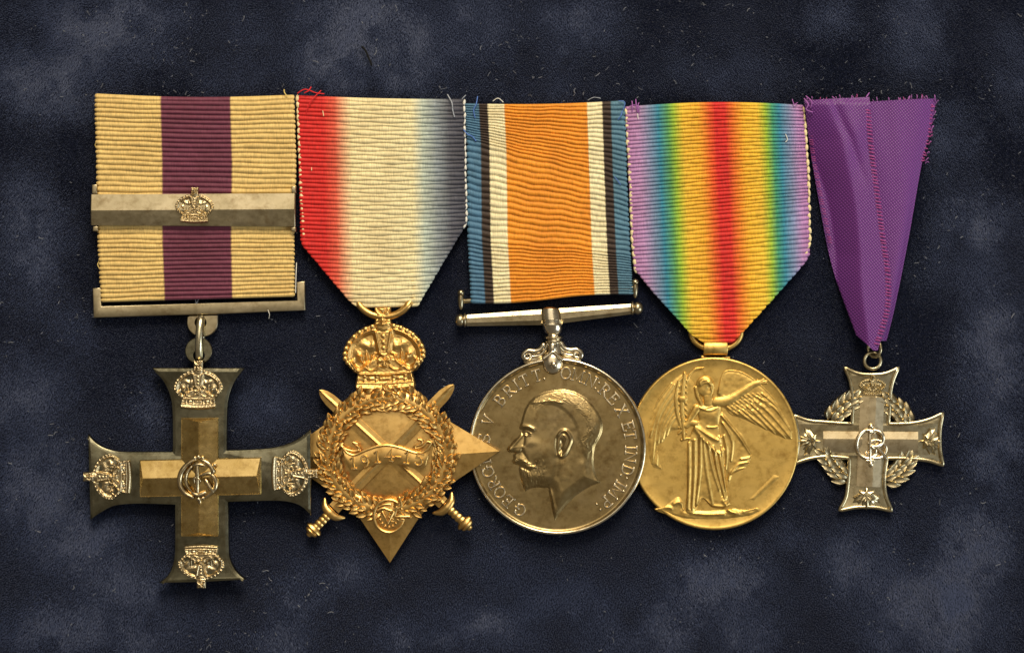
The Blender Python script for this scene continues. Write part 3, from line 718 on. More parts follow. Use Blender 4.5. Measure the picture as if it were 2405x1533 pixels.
def cypher(th, cx, cy, w, h, z, mat, parent, r):
    mb = MB(); E = lambda pts: np.array([(cx + x*w, cy + y*h, z + zz) for x, y, zz in pts])
    A = lambda x0, y0, rx, ry, a0, a1, z0=0, n=24: [(x0 + rx*math.cos(a), y0 + ry*math.sin(a), z0 + 1.5*math.sin(a*3)) for a in np.radians(np.linspace(a0, a1, n))]
    mb.tube(E(A(-.25, 0, .72, .80, 55, 320)), r, 8)                                     # G bow
    mb.tube(E([(.25, -.52, 0), (.28, -.05, 2), (-.02, -.05, 2)]), r*.8, 8)
    mb.tube(E([(-.12, -.95, 3), (-.12, .78, 3)]), r*.8, 8)                               # R stem
    mb.tube(E(A(.22, .33, .52, .46, 130, -110, 3)), r, 8)                                # R bow
    mb.tube(E(spline(np.array([(.15, -.10, 3), (.55, -.35, 3), (.95, -.80, 2)]), 6)), r*.9, 8)
    mb.tube(E(A(.28, -.28, .66, .52, 140, -160, 1)), r*.8, 8)
    mb.tube(E([(-.35, .80, 3), (.12, .80, 3)]), r*.7, 8); mb.tube(E([(-.35, -.92, 3), (.12, -.92, 3)]), r*.7, 8)
    mb.ball((cx-.05*w, cy+1.02*h, z+2), (r*1.5, r*1.5, r*1.4)); mb.ball((cx-.05*w, cy-1.12*h, z+2), (r*1.3, r*1.7, r*1.4)); mb.ball((cx+.05*w, cy-.18*h, z+3), (r*1.4,)*3)
    return th.part('cypher', mb, mat, parent=parent, sharp=None)
mb = MB()
def cy(r_, z_, *p):
    q_ = spline(ZB(*p), 6); mb.tube(np.concatenate([q_, np.full((len(q_), 1), float(z_))], 1), 1.15*r_*np.interp(np.linspace(0, 1, len(q_)), [0, .3, .7, 1], [.6, 1, 1, .6]), 8)
cy(5.6, 38, (1090, 292), (1010, 345), (955, 430), (948, 520), (990, 595), (1065, 640)); cy(3.6, 39, (1055, 360), (1008, 430), (1010, 520), (1055, 590)); cy(4.6, 41, (1112, 335), (1110, 470), (1112, 600))
cy(3.6, 42, (1070, 348), (1120, 338), (1175, 348)); cy(4.6, 41, (1065, 598), (1120, 618), (1185, 592)); cy(5.2, 39, (1150, 298), (1212, 332), (1252, 392), (1235, 440)); cy(5.2, 38, (1135, 440), (1215, 420), (1272, 470), (1275, 545), (1235, 600), (1180, 640))
cy(4.4, 41, (1185, 475), (1215, 525), (1255, 590)); cy(3.4, 42, (1085, 505), (1080, 470), (1105, 460), (1135, 485), (1120, 515)); cy(3.4, 40, (1255, 350), (1280, 335)); cy(3.4, 38, (1130, 640), (1132, 700))
for bx, by, br in ((1085, 280, 5), (1120, 272, 6), (1158, 280, 5), (1120, 655, 6), (1160, 645, 4.5)): mb.ball((*ZB((bx, by))[0], 38), (br, br, br))
T1.part('cypher', mb, M_crown, parent=plate, sharp=None)
threads(T1, [([(670, 214, 26), (672, 222, 32), (678, 230, 30)], 1.6, M_ylw), ([(699, 618, 24), (698, 650, 28), (697, 688, 26)], 1.2, M_white), ([(462, 703, 20), (465, 713, 23), (470, 702, 22)], .9, M_grey), ([(632, 728, 24), (636, 738, 26), (634, 748, 20)], .9, M_white), ([(232, 330, 20), (228, 344, 22), (236, 350, 24)], 1.4, M_ylw), ([(238, 612, 20), (234, 622, 22), (240, 634, 24)], 1.4, M_ylw)])

# ================================================================== 2. star
T2 = Thing('star_medal', 'gilt bronze star with crossed swords, crown and 1914-15 scroll on red, white and blue ribbon', 'medal', 915, 720, x0=735, rise=.05, z0=4)
cx_of = lambda u, v: 700 + 6*v + u*(391 - 2*v)
zr2 = lambda u, v: 22 + 5*np.sin(u*math.pi) - 4*ss((.03-v)/.03) - 4*ss((v-.93)/.07)
def lens(n, amp, keepf, ph=0):
    def d(j, u): return amp*keepf(u)*((-1)**j)*np.sin(2*math.pi*n*u + ph + .8*math.sin(j*.17) + .35*math.sin(j*1.9)) + .05*math.sin(j*2.3)
    return d
dev2 = lens(3.9, .15, lambda u: .35 + .65*ss((u-.18)/.12)*(1-.35*ss((u-.8)/.1)), .4)
VB = 708.0
def clip(pts):
    ys, us = zip(*pts); return lambda v: float(np.interp(v, ys, us))
r2 = ribbon(T2, [(702, -226), (712, -716)], [(1090, -235), (1100, -712)], 50, M_rib2, zr2, amp=4.9, dev=dev2,
            u0=clip([(0, 0), (.69, 0), (.72, .012), (.985, .30), (1, .335)]), u1=clip([(0, 1), (.60, 1), (.63, .985), (1, .695)]),
            bow=lambda u, v: -9*np.sin(u*math.pi)*(.35*(1-v)+.9*v*v) * (u > -1), nu=130, thick=12)
loops(T2, r2, [(701, -226), (709, -440), (716, -566)], 15.2, LOOP, w=4.8, h=8.2, z=22)
loops(T2, r2, [(1091, -236), (1096, -520), (1088, -540)], 15.2, LOOPW, w=3.8, h=8.0, z=22)
threads(T2, [([(733, 208, 26), (728, 217, 32), (718, 222, 30)], 1.7, M_red), ([(702, 223, 30), (720, 214, 33), (745, 222, 30), (764, 224, 28)], 1.6, M_red), ([(756, 216, 24), (738, 236, 34), (728, 252, 33), (722, 268, 29)], 1.5, M_red), ([(1052, 226, 28), (1062, 245, 34), (1064, 262, 33), (1068, 278, 31)], 2.0, M_grey), ([(1086, 236, 30), (1094, 228, 32)], 1.5, M_grey), ([(761, 264, 31), (763, 276, 32)], 1.2, M_cream), ([(735, 396, 31), (735, 403, 32)], 1.0, M_cream)])
# suspension ring
cxr, cyr = 903, -705
p = np.array([(cxr + 70*math.cos(t), cyr + 36 + 84*math.sin(t)*.95 - 22, 10) for t in np.linspace(0, 2*math.pi, 64, endpoint=False)])
p[:, 1] = cyr + 30 + 62*np.sin(np.linspace(0, 2*math.pi, 64, endpoint=False))*1.05 - 4
p[:, 2] = np.where(p[:, 1] > -712, 4, 12)
mb = MB(); mb.tube(p, 8.5, 12, closed=True); T2.part('ring', mb, M_bronze, sharp=None)
# star body
ctr = ZS((722, 600))[0]
body = chain(ZS((450, 60), (950, 45)), ZS((1150, 255)), ZS((1225, 850)), ZS((1000, 1090)), ZS((470, 1095)), ZS((225, 880)), ZS((200, 320), (330, 165)))
mb = MB(); mb.plate(body, 0, 12, 2)
star = T2.part('star_body', mb, M_bronze, sharp=25)
def star_point(tip, a, b, inner_, hi):
    """faceted point: ridge from the tip to the middle"""
    tip, a, b, inner_ = [np.array(q) for q in (tip, a, b, inner_)]
    v = [(*tip, 8), (*a, 9), (*inner_, 9 + hi), (*b, 9), (*tip, 0), (*a, 0), (*b, 0), (*(tip+(inner_-tip)*.02), 8.6)]
    mb = MB(); mb.add(v, [(0, 1, 2), (0, 2, 3), (0, 4, 5, 1), (0, 3, 6, 4), (1, 5, 6, 3, 2)]); return mb
pts3 = [(ZS((1650, 560))[0], ZS((1150, 262))[0], ZS((1222, 852))[0], ZS((1090, 598))[0], 13),
        (ZS((738, 1492))[0], ZS((1000, 1085))[0], ZS((466, 1090))[0], ZS((736, 1010))[0], 13),
        (ZS((-190, 610))[0], ZS((225, 885))[0], ZS((240, 310))[0], ZS((330, 605))[0], 13)]
for q in pts3: T2.part('star_point', star_point(*q), M_bronze, parent=star, sharp=10)
# crossed swords
def sword(tip, pom, under):
    tip, pom = np.array(tip), np.array(pom); d = pom-tip; Ln = np.linalg.norm(d); d /= Ln; n_ = np.array([-d[1], d[0]])
    z = 16.5 if under else 20.5
    def q(t, s_, h): return (*(tip + d*t + n_*s_), z + h)
    # blade runs from tip to guard
    ring = []
    G_ = Ln - 82
    for t, w in ((0, 1.5), (6, 7), (16, 11.5), (34, 15), (60, 15.5), (G_*.6, 15), (G_, 14.5)):
        ring.append([q(t, -w, -8), q(t, -w, -1.5), q(t, -w*.34, -.6), q(t, 0, 1.8), q(t, w*.34, -.6), q(t, w, -1.5), q(t, w, -8)])
    mb = MB(); mb.loft(ring); sw = T2.part('sword_blade', mb, M_bronze, parent=None, sharp=18)
    mb = MB(); gp = spline(np.array([q(G_-2, -32, 1), q(G_+10, -18, 4), q(G_+13, 0, 5), q(G_+10, 18, 4), q(G_-2, 32, 1)]), 5)
    mb.tube(gp, np.interp(np.linspace(0, 1, len(gp)), [0, .25, .5, .75, 1], [3, 9, 11, 9, 3]), 10, flat=.8); T2.part('guard', mb, M_bronze, parent=sw, sharp=None)
    rg = []
    th8 = np.arange(12)*2*np.pi/12
    for i in range(41):
        t = G_+10 + i*(50/40); r_ = 9.5 + 1.8*abs(math.sin(i/40*math.pi*4.5))
        rg.append([q(t, r_*math.cos(a_), 1 + r_*.8*math.sin(a_)) for a_ in th8])
    mb = MB(); mb.loft(rg); T2.part('grip', mb, M_bronze, parent=sw, sharp=30)
    rg = []
    for t, r_ in ((58, 9), (60, 15), (64, 20), (68, 21.5), (71, 19), (72.5, 15), (75, 17.5), (79, 15), (82, 9), (84, 7), (87, 6), (89, 2)):
        rg.append([q(G_ + t, r_*math.cos(a_), 1 + r_*.62*math.sin(a_)) for a_ in th8])
    mb = MB(); mb.loft(rg); T2.part('pommel', mb, M_bronze, parent=sw, sharp=30)
sword(ZS((150, 55))[0], ZS((1400, 1190))[0], True)
sword(ZS((1272, 8))[0], ZS((70, 1250))[0], False)
# wreath
wc = ZS((715, 583))[0]; wrx, wry = 137.5, 130
mb = MB(); tt = np.linspace(0, 2*math.pi, 96, endpoint=False)
mb.tube(np.stack([wc[0] + wrx*np.cos(tt), wc[1] + wry*np.sin(tt), np.full(96, 13.0)], 1), 23, 12, flat=.55, closed=True)
wreath = T2.part('wreath', mb, M_bronze, sharp=None)
LEAF_B = leaf_mesh(M_bronze, .34, .10, .22)
loopb = LOOP.copy(); loopb.materials.clear(); loopb.materials.append(M_bronze)
for i in range(210):
    a_ = 2*math.pi*(i + random.uniform(-.4, .4))/210; lane = (i % 4 - 1.5)*11 + random.uniform(-2.5, 2.5)
    x, y = wc[0] + (wrx+lane)*math.cos(a_), wc[1] + (wry+lane)*math.sin(a_)
    tang = math.atan2(wry*math.cos(a_), -wrx*math.sin(a_))          # tangent direction, counter-clockwise
    up = 1 if math.cos(a_) >= 0 else -1                              # both branches climb to the crown
    dirn = tang if up > 0 else tang + math.pi
    out_ = math.atan2(math.sin(a_), math.cos(a_)); side = 1 if lane > 0 else -1
    turn = (side*up)*-1*random.uniform(.25, .95)
    T2.inst('leaf', LEAF_B, x, y, 12 + 12.6*math.sqrt(max(.05, 1-(lane/23)**2)) + random.uniform(-1, 1.5), parent=wreath, rot=dirn - math.pi/2 + turn, sc=(23*random.uniform(.8, 1.2), 23*random.uniform(.8, 1.15), 19), pitch=random.uniform(0, .3))
for i in range(64):
    a_ = 2*math.pi*(i + random.uniform(-.4, .4))/64; lane = random.uniform(-17, 17)
    T2.inst('berry', loopb, wc[0] + (wrx+lane)*math.cos(a_), wc[1] + (wry+lane)*math.sin(a_), 15 + 12.6*math.sqrt(max(.05, 1-(lane/23)**2)), parent=wreath, sc=random.uniform(3.2, 4.6))
# crown
CB = with_mat(CROWN_PLAIN, M_bronze)
cp = ZC_((930, 640))[0]
cr = T2.inst('crown', CB, cp[0], cp[1], 10, rot=.035, sc=(1, 1, .68))
BEAD = MB().ball((0, 0, 0), (1, 1, 1), 10, 7).mesh('bead', None); BEAD.materials.append(M_bronze)
for bx, by, bz, br in crown_beads():
    o = bpy.data.objects.new('bead', BEAD); col.objects.link(o); o.parent = cr; o.location = (bx, by, bz); o.scale = (br, br, br)
# scroll
up_ = spline(ZS((342, 520), (385, 572), (450, 590), (540, 552), (640, 518), (730, 510), (830, 530), (930, 565), (1000, 572), (1050, 545), (1086, 490)), 5)
lo_ = spline(ZS((392, 690), (420, 715), (480, 718), (560, 690), (650, 668), (740, 660), (830, 668), (910, 690), (980, 706), (1030, 690), (1052, 640)), 5)
mb = MB(); rows = []
for s_ in np.linspace(0, 1, 7):
    pr = up_*(1-s_) + lo_*s_; rows.append(np.concatenate([pr, np.full((len(pr), 1), 25 + 2.5*math.sin(s_*math.pi))], 1))
dn = rows[0].copy(); dn[:, 2] = 12; dn2 = rows[-1].copy(); dn2[:, 2] = 12
V = np.concatenate([dn] + rows + [dn2]); n_ = len(up_); m_ = 9
a = (np.arange(m_-1)[:, None]*n_ + np.arange(n_-1)[None]).ravel()
mb.add(V, np.stack([a, a+1, a+n_+1, a+n_], 1).tolist())
e3 = lambda q, z: np.concatenate([q, np.full((len(q), 1), z)], 1)
mb.tube(e3(up_, 26), 3.2, 8)
scroll = T2.part('scroll', mb, M_bronze, sharp=35)
for pth in (((345, 520), (375, 545), (440, 560), (490, 545), (450, 500), (430, 488), (470, 500)), ((1086, 490), (1050, 480), (1010, 520), (960, 535), (950, 520), (1000, 500), (1010, 470), (975, 462))):
    mb = MB(); mb.tube(e3(spline(ZS(*pth), 6), 25), 3.4, 8); T2.part('scroll_end', mb, M_bronze, parent=scroll, sharp=None)
for c, x, y, rt in (('1', 437, 655, .12), ('9', 535, 645, .22), ('1', 635, 605, .1), ('4', 738, 590, 0), ('-', 812, 598, -.1), ('1', 885, 610, -.15), ('5', 985, 625, -.18)):
    q = ZS((x, y))[0]; T2.inst('letter', glyph(c, M_bright_bronze, .085), q[0], q[1], 28.2, parent=scroll, rot=rt, sc=(29, 28, 42))
# royal cypher at the foot of the wreath
mb = MB(); c0 = ZS((735, 1095))[0]
mb.tube(np.array([(c0[0] + 35*math.cos(t), c0[1] + 38*math.sin(t), 29) for t in np.radians(np.linspace(40, 335, 34))]), np.interp(np.linspace(0, 1, 34), [0, .5, 1], [2.5, 5, 2]), 8)
mb.tube(e3(ZS((785, 1100), (905, 1098)), 30), 2.8, 8); mb.tube(e3(spline(ZS((820, 940), (840, 1010), (800, 1040), (780, 1095)), 5), 30), 4, 8)
mb.tube(e3(ZS((680, 1060), (728, 1155), (775, 1060)), 31), 3.6, 8)
mb.tube(e3(spline(ZS((640, 1050), (690, 1030), (760, 1050), (800, 1020)), 5), 30), 3.6, 8); mb.tube(e3(spline(ZS((650, 1020), (700, 1000), (750, 1000)), 5), 29), 3.2, 8)
for t in np.radians(np.linspace(200, 340, 7)): mb.ball((c0[0] + 22*math.cos(t), c0[1] + 25*math.sin(t), 27), (3, 3, 3))
mb.lathe_z(c0[0], c0[1], [(38, 12), (37, 24), (33, 26), (1, 26)], 40, 1, 1.08)
T2.part('cypher', mb, M_bronze, sharp=40)

# ================================================================== 3. silver disc with a profile head
T3 = Thing('silver_disc_medal', "brown toned silver disc with a bearded man's profile on orange, white, black and blue ribbon", 'medal', 1300, 730, x0=1101, rise=.05, z0=2)
dev3 = lambda j, u: .11*np.sin(u*19 + 1.2*math.sin(j*.13)) + .06*np.sin(u*41 + j*.5) + .05*math.sin(j*2.6)
r3 = ribbon(T3, [(1093, -245), (1098, -330), (1100, -560), (1108, -713)], [(1465, -238), (1470, -420), (1478, -600), (1484, -692)], 46, M_rib3,
            lambda u, v: 20 + 4*np.sin(u*math.pi) - 4*ss((.03-v)/.03), amp=6.4, dev=dev3, bow=lambda u, v: -5*np.sin(u*math.pi)*(1-v)**2 - 4*np.sin(u*math.pi*2)*v, edge=4.0, thick=12)
threads(T3, [([(1122, 230, 25), (1119, 248, 31), (1113, 262, 31), (1116, 280, 28)], 1.7, M_blue), ([(1090, 308, 28), (1098, 318, 32), (1110, 324, 31), (1118, 334, 28)], 1.8, M_blue), ([(1460, 264, 28), (1456, 276, 32), (1450, 284, 28)], 1.5, M_blue), ([(1442, 418, 28), (1450, 428, 32), (1456, 436, 28)], 1.4, M_blue), ([(1452, 240, 28), (1466, 244, 30), (1462, 262, 28)], 1.4, M_blue), ([(1158, 240, 22), (1170, 234, 26), (1182, 243, 24)], 1.2, M_white), ([(1380, 238, 22), (1394, 232, 26), (1410, 234, 22)], 1.0, M_grey)])
dc = (1308, -1046); DR = 206.5
mb = MB(); mb.lathe_z(dc[0], dc[1], [(1, 0), (DR-2, 0), (DR, 2), (DR, 17), (DR-1.2, 20), (DR-4, 21.5), (DR-7, 21), (DR-9, 18.5), (DR-10.5, 16.6), (DR-14, 16.4), (150, 16.8), (80, 17.2), (1, 17.3)], 160, 1, .998)
disc = T3.part('disc', mb, M_war, sharp=50)
mb = MB(); mb.lathe_z(dc[0], dc[1], [(DR-8.5, 15), (DR-7, 20.5), (DR-4.5, 22), (DR-1.5, 21), (DR+.6, 18), (DR+.6, 3), (DR-3, 1), (DR-8.5, 3)], 160, 1, .998)
mb.f = [q for q in mb.f if len(q) == 4]
T3.part('rim', mb, M_rim, parent=disc, sharp=50)
# profile head relief
h = HF(1185, -1225, 1420, -905, 1.0)
head = spline(ZW((568, 385), (610, 345), (690, 310), (790, 290), (870, 290), (950, 312), (1030, 358), (1090, 418), (1140, 490), (1166, 570), (1160, 640), (1135, 698), (1110, 742), (1100, 790), (1094, 860), (1100, 930), (1118, 990), (1152, 1045)), 4)
trunc = spline(ZW((1152, 1047), (1090, 1065), (1010, 1110), (920, 1180), (860, 1240), (815, 1295), (775, 1358)), 4)
front = spline(ZW((773, 1352), (752, 1260), (735, 1180), (722, 1105)), 4)
beard = spline(ZW((712, 1098), (660, 1090), (610, 1088), (562, 1102), (536, 1120), (515, 1080), (495, 1010), (480, 950), (472, 915), (442, 905), (430, 872), (440, 850)), 4)
face = spline(ZW((432, 826), (442, 808), (402, 802), (386, 772), (420, 730), (460, 690), (494, 655), (500, 638), (486, 602), (496, 560), (510, 500), (528, 450), (548, 410)), 4)
outl = np.concatenate([head, trunc, front, beard, face])
h.poly(outl, 7, 30, mask=True, power=2); h.poly(outl, 4.0, 6.5, power=2)
zw = lambda x, y: ZW((x, y))[0]
hair = np.concatenate([head[:46], spline(ZW((1040, 880), (990, 800), (960, 700), (940, 600), (880, 500), (780, 430), (680, 420), (600, 440)), 4)])
h.poly(hair, 1.5, 10, power=2)
hr = np.random.default_rng(11)
for i in range(230):       # strands
    t = hr.uniform(0, 1); d = hr.uniform(.05, 1.0)
    o_ = head[int(t*(len(head)-14))]; c_ = np.array(zw(800, 640)); q = o_ + (c_-o_)*(.04 + .42*d*(.5 + .5*t))
    tg = head[min(int(t*(len(head)-14))+2, len(head)-1)] - o_; tg = tg/np.linalg.norm(tg + 1e-6)
    an = hr.normal(0, .35); tg = np.array([tg[0]*math.cos(an)-tg[1]*math.sin(an), tg[0]*math.sin(an)+tg[1]*math.cos(an)])
    l = hr.uniform(4, 11); h.stroke(np.array([q-tg*l*.5, q, q+tg*l*.5]), 1.2, hr.choice((.34, -.34)))
h.stroke(spline(ZW((575, 400), (640, 395), (740, 380), (830, 400)), 4), 2.5, 1.2)
# ear
h.stroke(spline(ZW((800, 660), (828, 630), (862, 625), (893, 660), (905, 702), (885, 755), (858, 808), (828, 832), (808, 815)), 5), 4.2, 5.2, taper=[.6, 1, 1, 1, .9])
h.stroke(spline(ZW((830, 680), (845, 660), (868, 690), (860, 740), (840, 770)), 5), 3, 2.2); h.blob(zw(832, 725), (4, 9), -5); h.blob(zw(828, 775), (5, 6), -4); h.stroke(spline(ZW((790, 690), (785, 760), (795, 810)), 4), 3, -2.6)
# brow, eye, nose
h.stroke(spline(ZW((488, 602), (520, 590), (560, 592), (600, 612)), 4), 4.5, 3.4); h.blob(zw(545, 640), (11, 7), -3.6, rot=-10)
h.stroke(spline(ZW((520, 640), (545, 630), (580, 648)), 4), 2, 2.4); h.stroke(spline(ZW((522, 660), (550, 668), (580, 660)), 4), 1.8, 1.8); h.blob(zw(538, 650), (4, 4), 2.6)
h.stroke(spline(ZW((505, 600), (515, 640), (522, 690), (518, 735)), 4), 4, -2.0)
h.stroke(spline(ZW((500, 655), (455, 715), (408, 775)), 4), 7, 3.5); h.blob(zw(410, 775), (7, 6), 2.4); h.blob(zw(470, 790), (10, 7), 3.0, rot=20); h.stroke(spline(ZW((435, 806), (465, 812), (498, 800), (510, 770)), 4), 2.4, -2.6)
h.stroke(spline(ZW((515, 800), (545, 850), (570, 900)), 4), 4, -2.0); h.blob(zw(640, 800), (34, 30), 3.4); h.blob(zw(590, 720), (18, 10), 1.6)
# moustache and beard
h.stroke(spline(ZW((440, 862), (485, 860), (540, 890), (585, 915), (615, 915)), 4), 9, 5, taper=[.8, 1, .9, .6, .35]); h.stroke(spline(ZW((455, 905), (510, 925), (570, 950)), 4), 3, -2.6)
h.blob(zw(570, 1010), (22, 26), 4.5)
for i in range(190):
    u, v = hr.uniform(0, 1), hr.uniform(0, 1)
    if i < 120:
        x, y = 490 + 210*u + 15*v, 920 + 170*v - 60*u*(1-v)
        an = -1.25 + .5*u
    else: x, y = 445 + 160*u, 855 + 60*u + 30*(v-.5); an = -.45
    q = np.array(zw(x, y)); tg = np.array([math.cos(an), math.sin(an)]); tg = tg if i >= 120 else np.array([.25*(.5-u)+.1, -1.0])
    l = hr.uniform(4, 9); h.stroke(np.array([q-tg*l*.5, q+tg*l*.5]), 1.5, hr.choice((.45, -.45)))
# jaw, neck
h.stroke(spline(ZW((795, 850), (790, 930), (770, 1010), (730, 1090)), 4), 9, -2.4); h.stroke(spline(ZW((830, 900), (850, 1000), (840, 1130), (800, 1260)), 4), 16, 2.2)
h.stroke(spline(ZW((1000, 900), (1020, 980), (1060, 1040)), 4), 14, 1.5); h.stroke(spline(ZW((735, 1110), (760, 1200), (775, 1290)), 4), 5, 1.8)
h.H += .10*smooth_noise(h.H.shape, (30, 30), 8)
h.H *= .64; mb = MB(); h.to(mb, 16.9, 1.0)
T3.part('profile_head', mb, M_war, sharp=None, label="raised profile head of a bearded man facing left on the silver disc")
legend = [('G', 210.7), ('E', 221.9), ('O', 231.3), ('R', 240.2), ('G', 250.3), ('I', 257.5), ('V', 265), ('S', 276.2), ('V', 290.5), ('B', 308.4), ('R', 319.1), ('I', 326.6), ('T', 333.6), ('T', 343.9), ('.', 349.2),
          ('O', 6.7), ('M', 16.2), ('N', 27.2), (':', 33.2), ('R', 40.4), ('E', 49.6), ('X', 60.8), ('E', 73.8), ('T', 81.1), ('I', 91.1), ('N', 98.2), ('D', 108.3), (':', 114.2), ('I', 120.6), ('M', 127.8), ('P', 138.5), (':', 145.5)]
for c, an in legend:
    a_ = R(an); rr_ = 172
    T3.inst('letter', glyph(c, M_letter, .086), dc[0] + rr_*math.sin(a_), dc[1] + rr_*math.cos(a_), 17.4, rot=-a_, sc=(28 if c in 'MN' else 26, 26, 34))
# swivelling suspender
mb = MB()
def hexs(x, yt, yb, z, d): m_ = (yt+yb)/2; q = (yt-yb)/2; return [(x, m_+q, z), (x, m_+q*.40, z+q*.24), (x, m_-q*.40, z+q*.24), (x, m_-q, z), (x, m_-q*.8, z-d), (x, m_+q*.8, z-d)]
a0, a1 = ZU((235, 448), (235, 580)); b0, b1 = ZU((1205, 378), (1205, 565)); c0_, c1 = ZU((2175, 318), (2175, 438))
mb.loft([hexs(a0[0], a0[1], a1[1], 18, 11), hexs(b0[0], b0[1], b1[1], 20, 14), hexs(c0_[0], c0_[1], c1[1], 24, 11)])
susp = T3.part('suspender_bar', mb, M_bar, sharp=8, tilt=False)
for (bx, by), (t0, t1), w_ in ((ZU((158, 512))[0], ZU((165, 160), (165, 385)), 1), (ZU((2235, 372))[0], ZU((2208, 35), (2208, 240)), 1)):
    mb = MB(); mb.ball((bx, by, 20), (13, 15, 14), 18, 12); mb.ball((bx + (11 if bx < 1300 else -12), by, 20), (5, 17, 15), 14, 10)
    mb.ball(((t0[0]+t1[0])/2, (t0[1]+t1[1])/2, 17), (7.5, 24, 9), 14, 12); mb.ball((t0[0], t0[1]-6, 20), (8.5, 8, 9), 12, 8)
    T3.part('finial', mb, M_bar, parent=susp, sharp=None, tilt=False)
mb = MB(); mb.tube([(ZU((190, 288))[0][0], ZU((190, 288))[0][1], 15), (ZU((2200, 130))[0][0], ZU((2200, 130))[0][1], 17)], 6, 10); T3.part('ribbon_rod', mb, M_bar, parent=susp, sharp=None, tilt=False)
Y = lambda zy: -(650 + zy/5.01)
mb = MB(); cxx = 1050 + 1212/5.01
prof = [(Y(355), 8), (Y(358), 15), (Y(375), 20), (Y(420), 22.5), (Y(495), 23), (Y(503), 23.5), (Y(505), 21.5), (Y(545), 21.5), (Y(548), 25), (Y(565), 25.5), (Y(572), 24), (Y(610), 23), (Y(650), 20), (Y(680), 14), (Y(692), 15), (Y(700), 20), (Y(715), 22.5), (Y(728), 20), (Y(735), 17), (Y(745), 19), (Y(760), 21.5), (Y(775), 19), (Y(782), 14), (Y(830), 14), (Y(900), 18)]
mb.lathe_y(cxx, prof, 24, 32, flat=.85, lean=-.11)
T3.part('swivel', mb, M_rim, sharp=35, tilt=False)
mb = MB()
for sgn in (-1, 1):
    F_ = lambda *p: [( (1237 + sgn*(x-1237)) , y + (-14 if sgn > 0 else 0)) for x, y in p]
    pth = spline(ZU(*F_((1340, 800), (1375, 850), (1440, 875), (1520, 870), (1570, 905), (1575, 945), (1545, 965), (1505, 955), (1490, 925), (1510, 905), (1535, 915))), 6)
    mb.tube(e3(pth, 22), np.interp(np.linspace(0, 1, len(pth)), [0, .4, 1], [8, 6.5, 3]), 8)
    pth = spline(ZU(*F_((1290, 790), (1320, 850), (1370, 915), (1450, 935), (1500, 930))), 6); mb.tube(e3(pth, 20), np.interp(np.linspace(0, 1, len(pth)), [0, 1], [7, 4]), 8)
    mb.tube(e3(ZU(*F_((1300, 840), (1400, 960), (1540, 990))), 15), 9, 8, flat=.6)
T3.part('scroll_bracket', mb, M_rim, sharp=None, tilt=False)
mb = MB(); kc = ZU((1240, 1005))[0]
mb.ball((kc[0], kc[1], 26), (24.5, 28.5, 15), 24, 14); mb.ball((kc[0]+2, kc[1]-5, 40), (8, 8.5, 6), 14, 10)
mb.tube(e3(spline(ZU((1130, 960), (1190, 920), (1240, 880), (1290, 920), (1345, 970)), 6), 38), 4.5, 8); mb.tube(e3(ZU((1240, 800), (1240, 880)), 30), 11, 10)
T3.part('claw', mb, M_rim, sharp=None, tilt=False)

# ================================================================== 4. gilt disc with a winged figure
T4 = Thing('gold_disc_medal', 'matt gold disc with a winged standing figure on a rainbow striped ribbon', 'medal', 1680, 790, x0=1490, rise=.045, z0=0)
dev4 = lens(5.2, .12, lambda u: .25 + .75*ss((u-.24)/.08)*(1-ss((u-.76)/.06)) - .45*np.exp(-((u-.525)/.05)**2), 1.0)
zr4 = lambda u, v: 16 + 5*np.sin(u*math.pi) - 4*ss((.03-v)/.03) - 4*ss((v-.94)/.06)
r4 = ribbon(T4, [(1468, -252), (1481, -520), (1500, -800)], [(1884, -248), (1896, -480), (1904, -800)], 59, M_rib4, zr4, amp=4.9, dev=dev4,
            u0=clip([(0, 0), (.70, 0), (.73, .03), (.80, .10), (.97, .305), (1, .375)]), u1=clip([(0, 1), (.685, 1), (.715, .97), (.97, .585), (1, .535)]),
            bow=lambda u, v: 8*np.sin(u*math.pi)*(1-v)**2 - 5*np.sin(u*math.pi)*v, nu=140, thick=11)
loops(T4, r4, [(1469, -256), (1481, -460), (1484, -560), (1492, -636)], 17.6, LOOP, w=5.2, h=9.4, z=16)
loops(T4, r4, [(1886, -252), (1897, -420), (1899, -570), (1888, -606)], 17.6, LOOP, w=4.8, h=9.2, z=16)
threads(T4, [([(1483, 240, 20), (1484, 256, 26), (1483, 264, 24)], 1.6, M_vio), ([(1492, 236, 20), (1493, 252, 26), (1497, 268, 24)], 1.6, M_vio), ([(1499, 244, 20), (1496, 256, 27), (1500, 266, 24)], 1.5, M_vio), ([(1478, 252, 22), (1490, 250, 26), (1502, 256, 24)], 1.4, M_vio), ([(1858, 236, 20), (1862, 248, 24), (1870, 244, 22)], 1.4, M_vio), ([(1496, 270, 24), (1497, 282, 25)], 1.3, M_white), ([(1842, 318, 24), (1846, 330, 25), (1842, 336, 24)], 1.2, M_white)])
gc = (1674.5, -1040); GR = 197
mb = MB(); mb.lathe_z(gc[0], gc[1], [(1, 0), (GR-2, 0), (GR, 2), (GR, 13), (GR-1.5, 15.6), (GR-4, 16.2), (GR-7, 15.4), (GR-10, 14.4), (GR-30, 14.0), (90, 14.0), (1, 14.0)], 160, 1, 1.025)
gdisc = T4.part('disc', mb, M_gold, sharp=50)
h = HF(1505, -1215, 1870, -850, 1.0)
V_ = lambda *p: ZV(*p)
v1 = lambda x, y: ZV((x, y))[0]
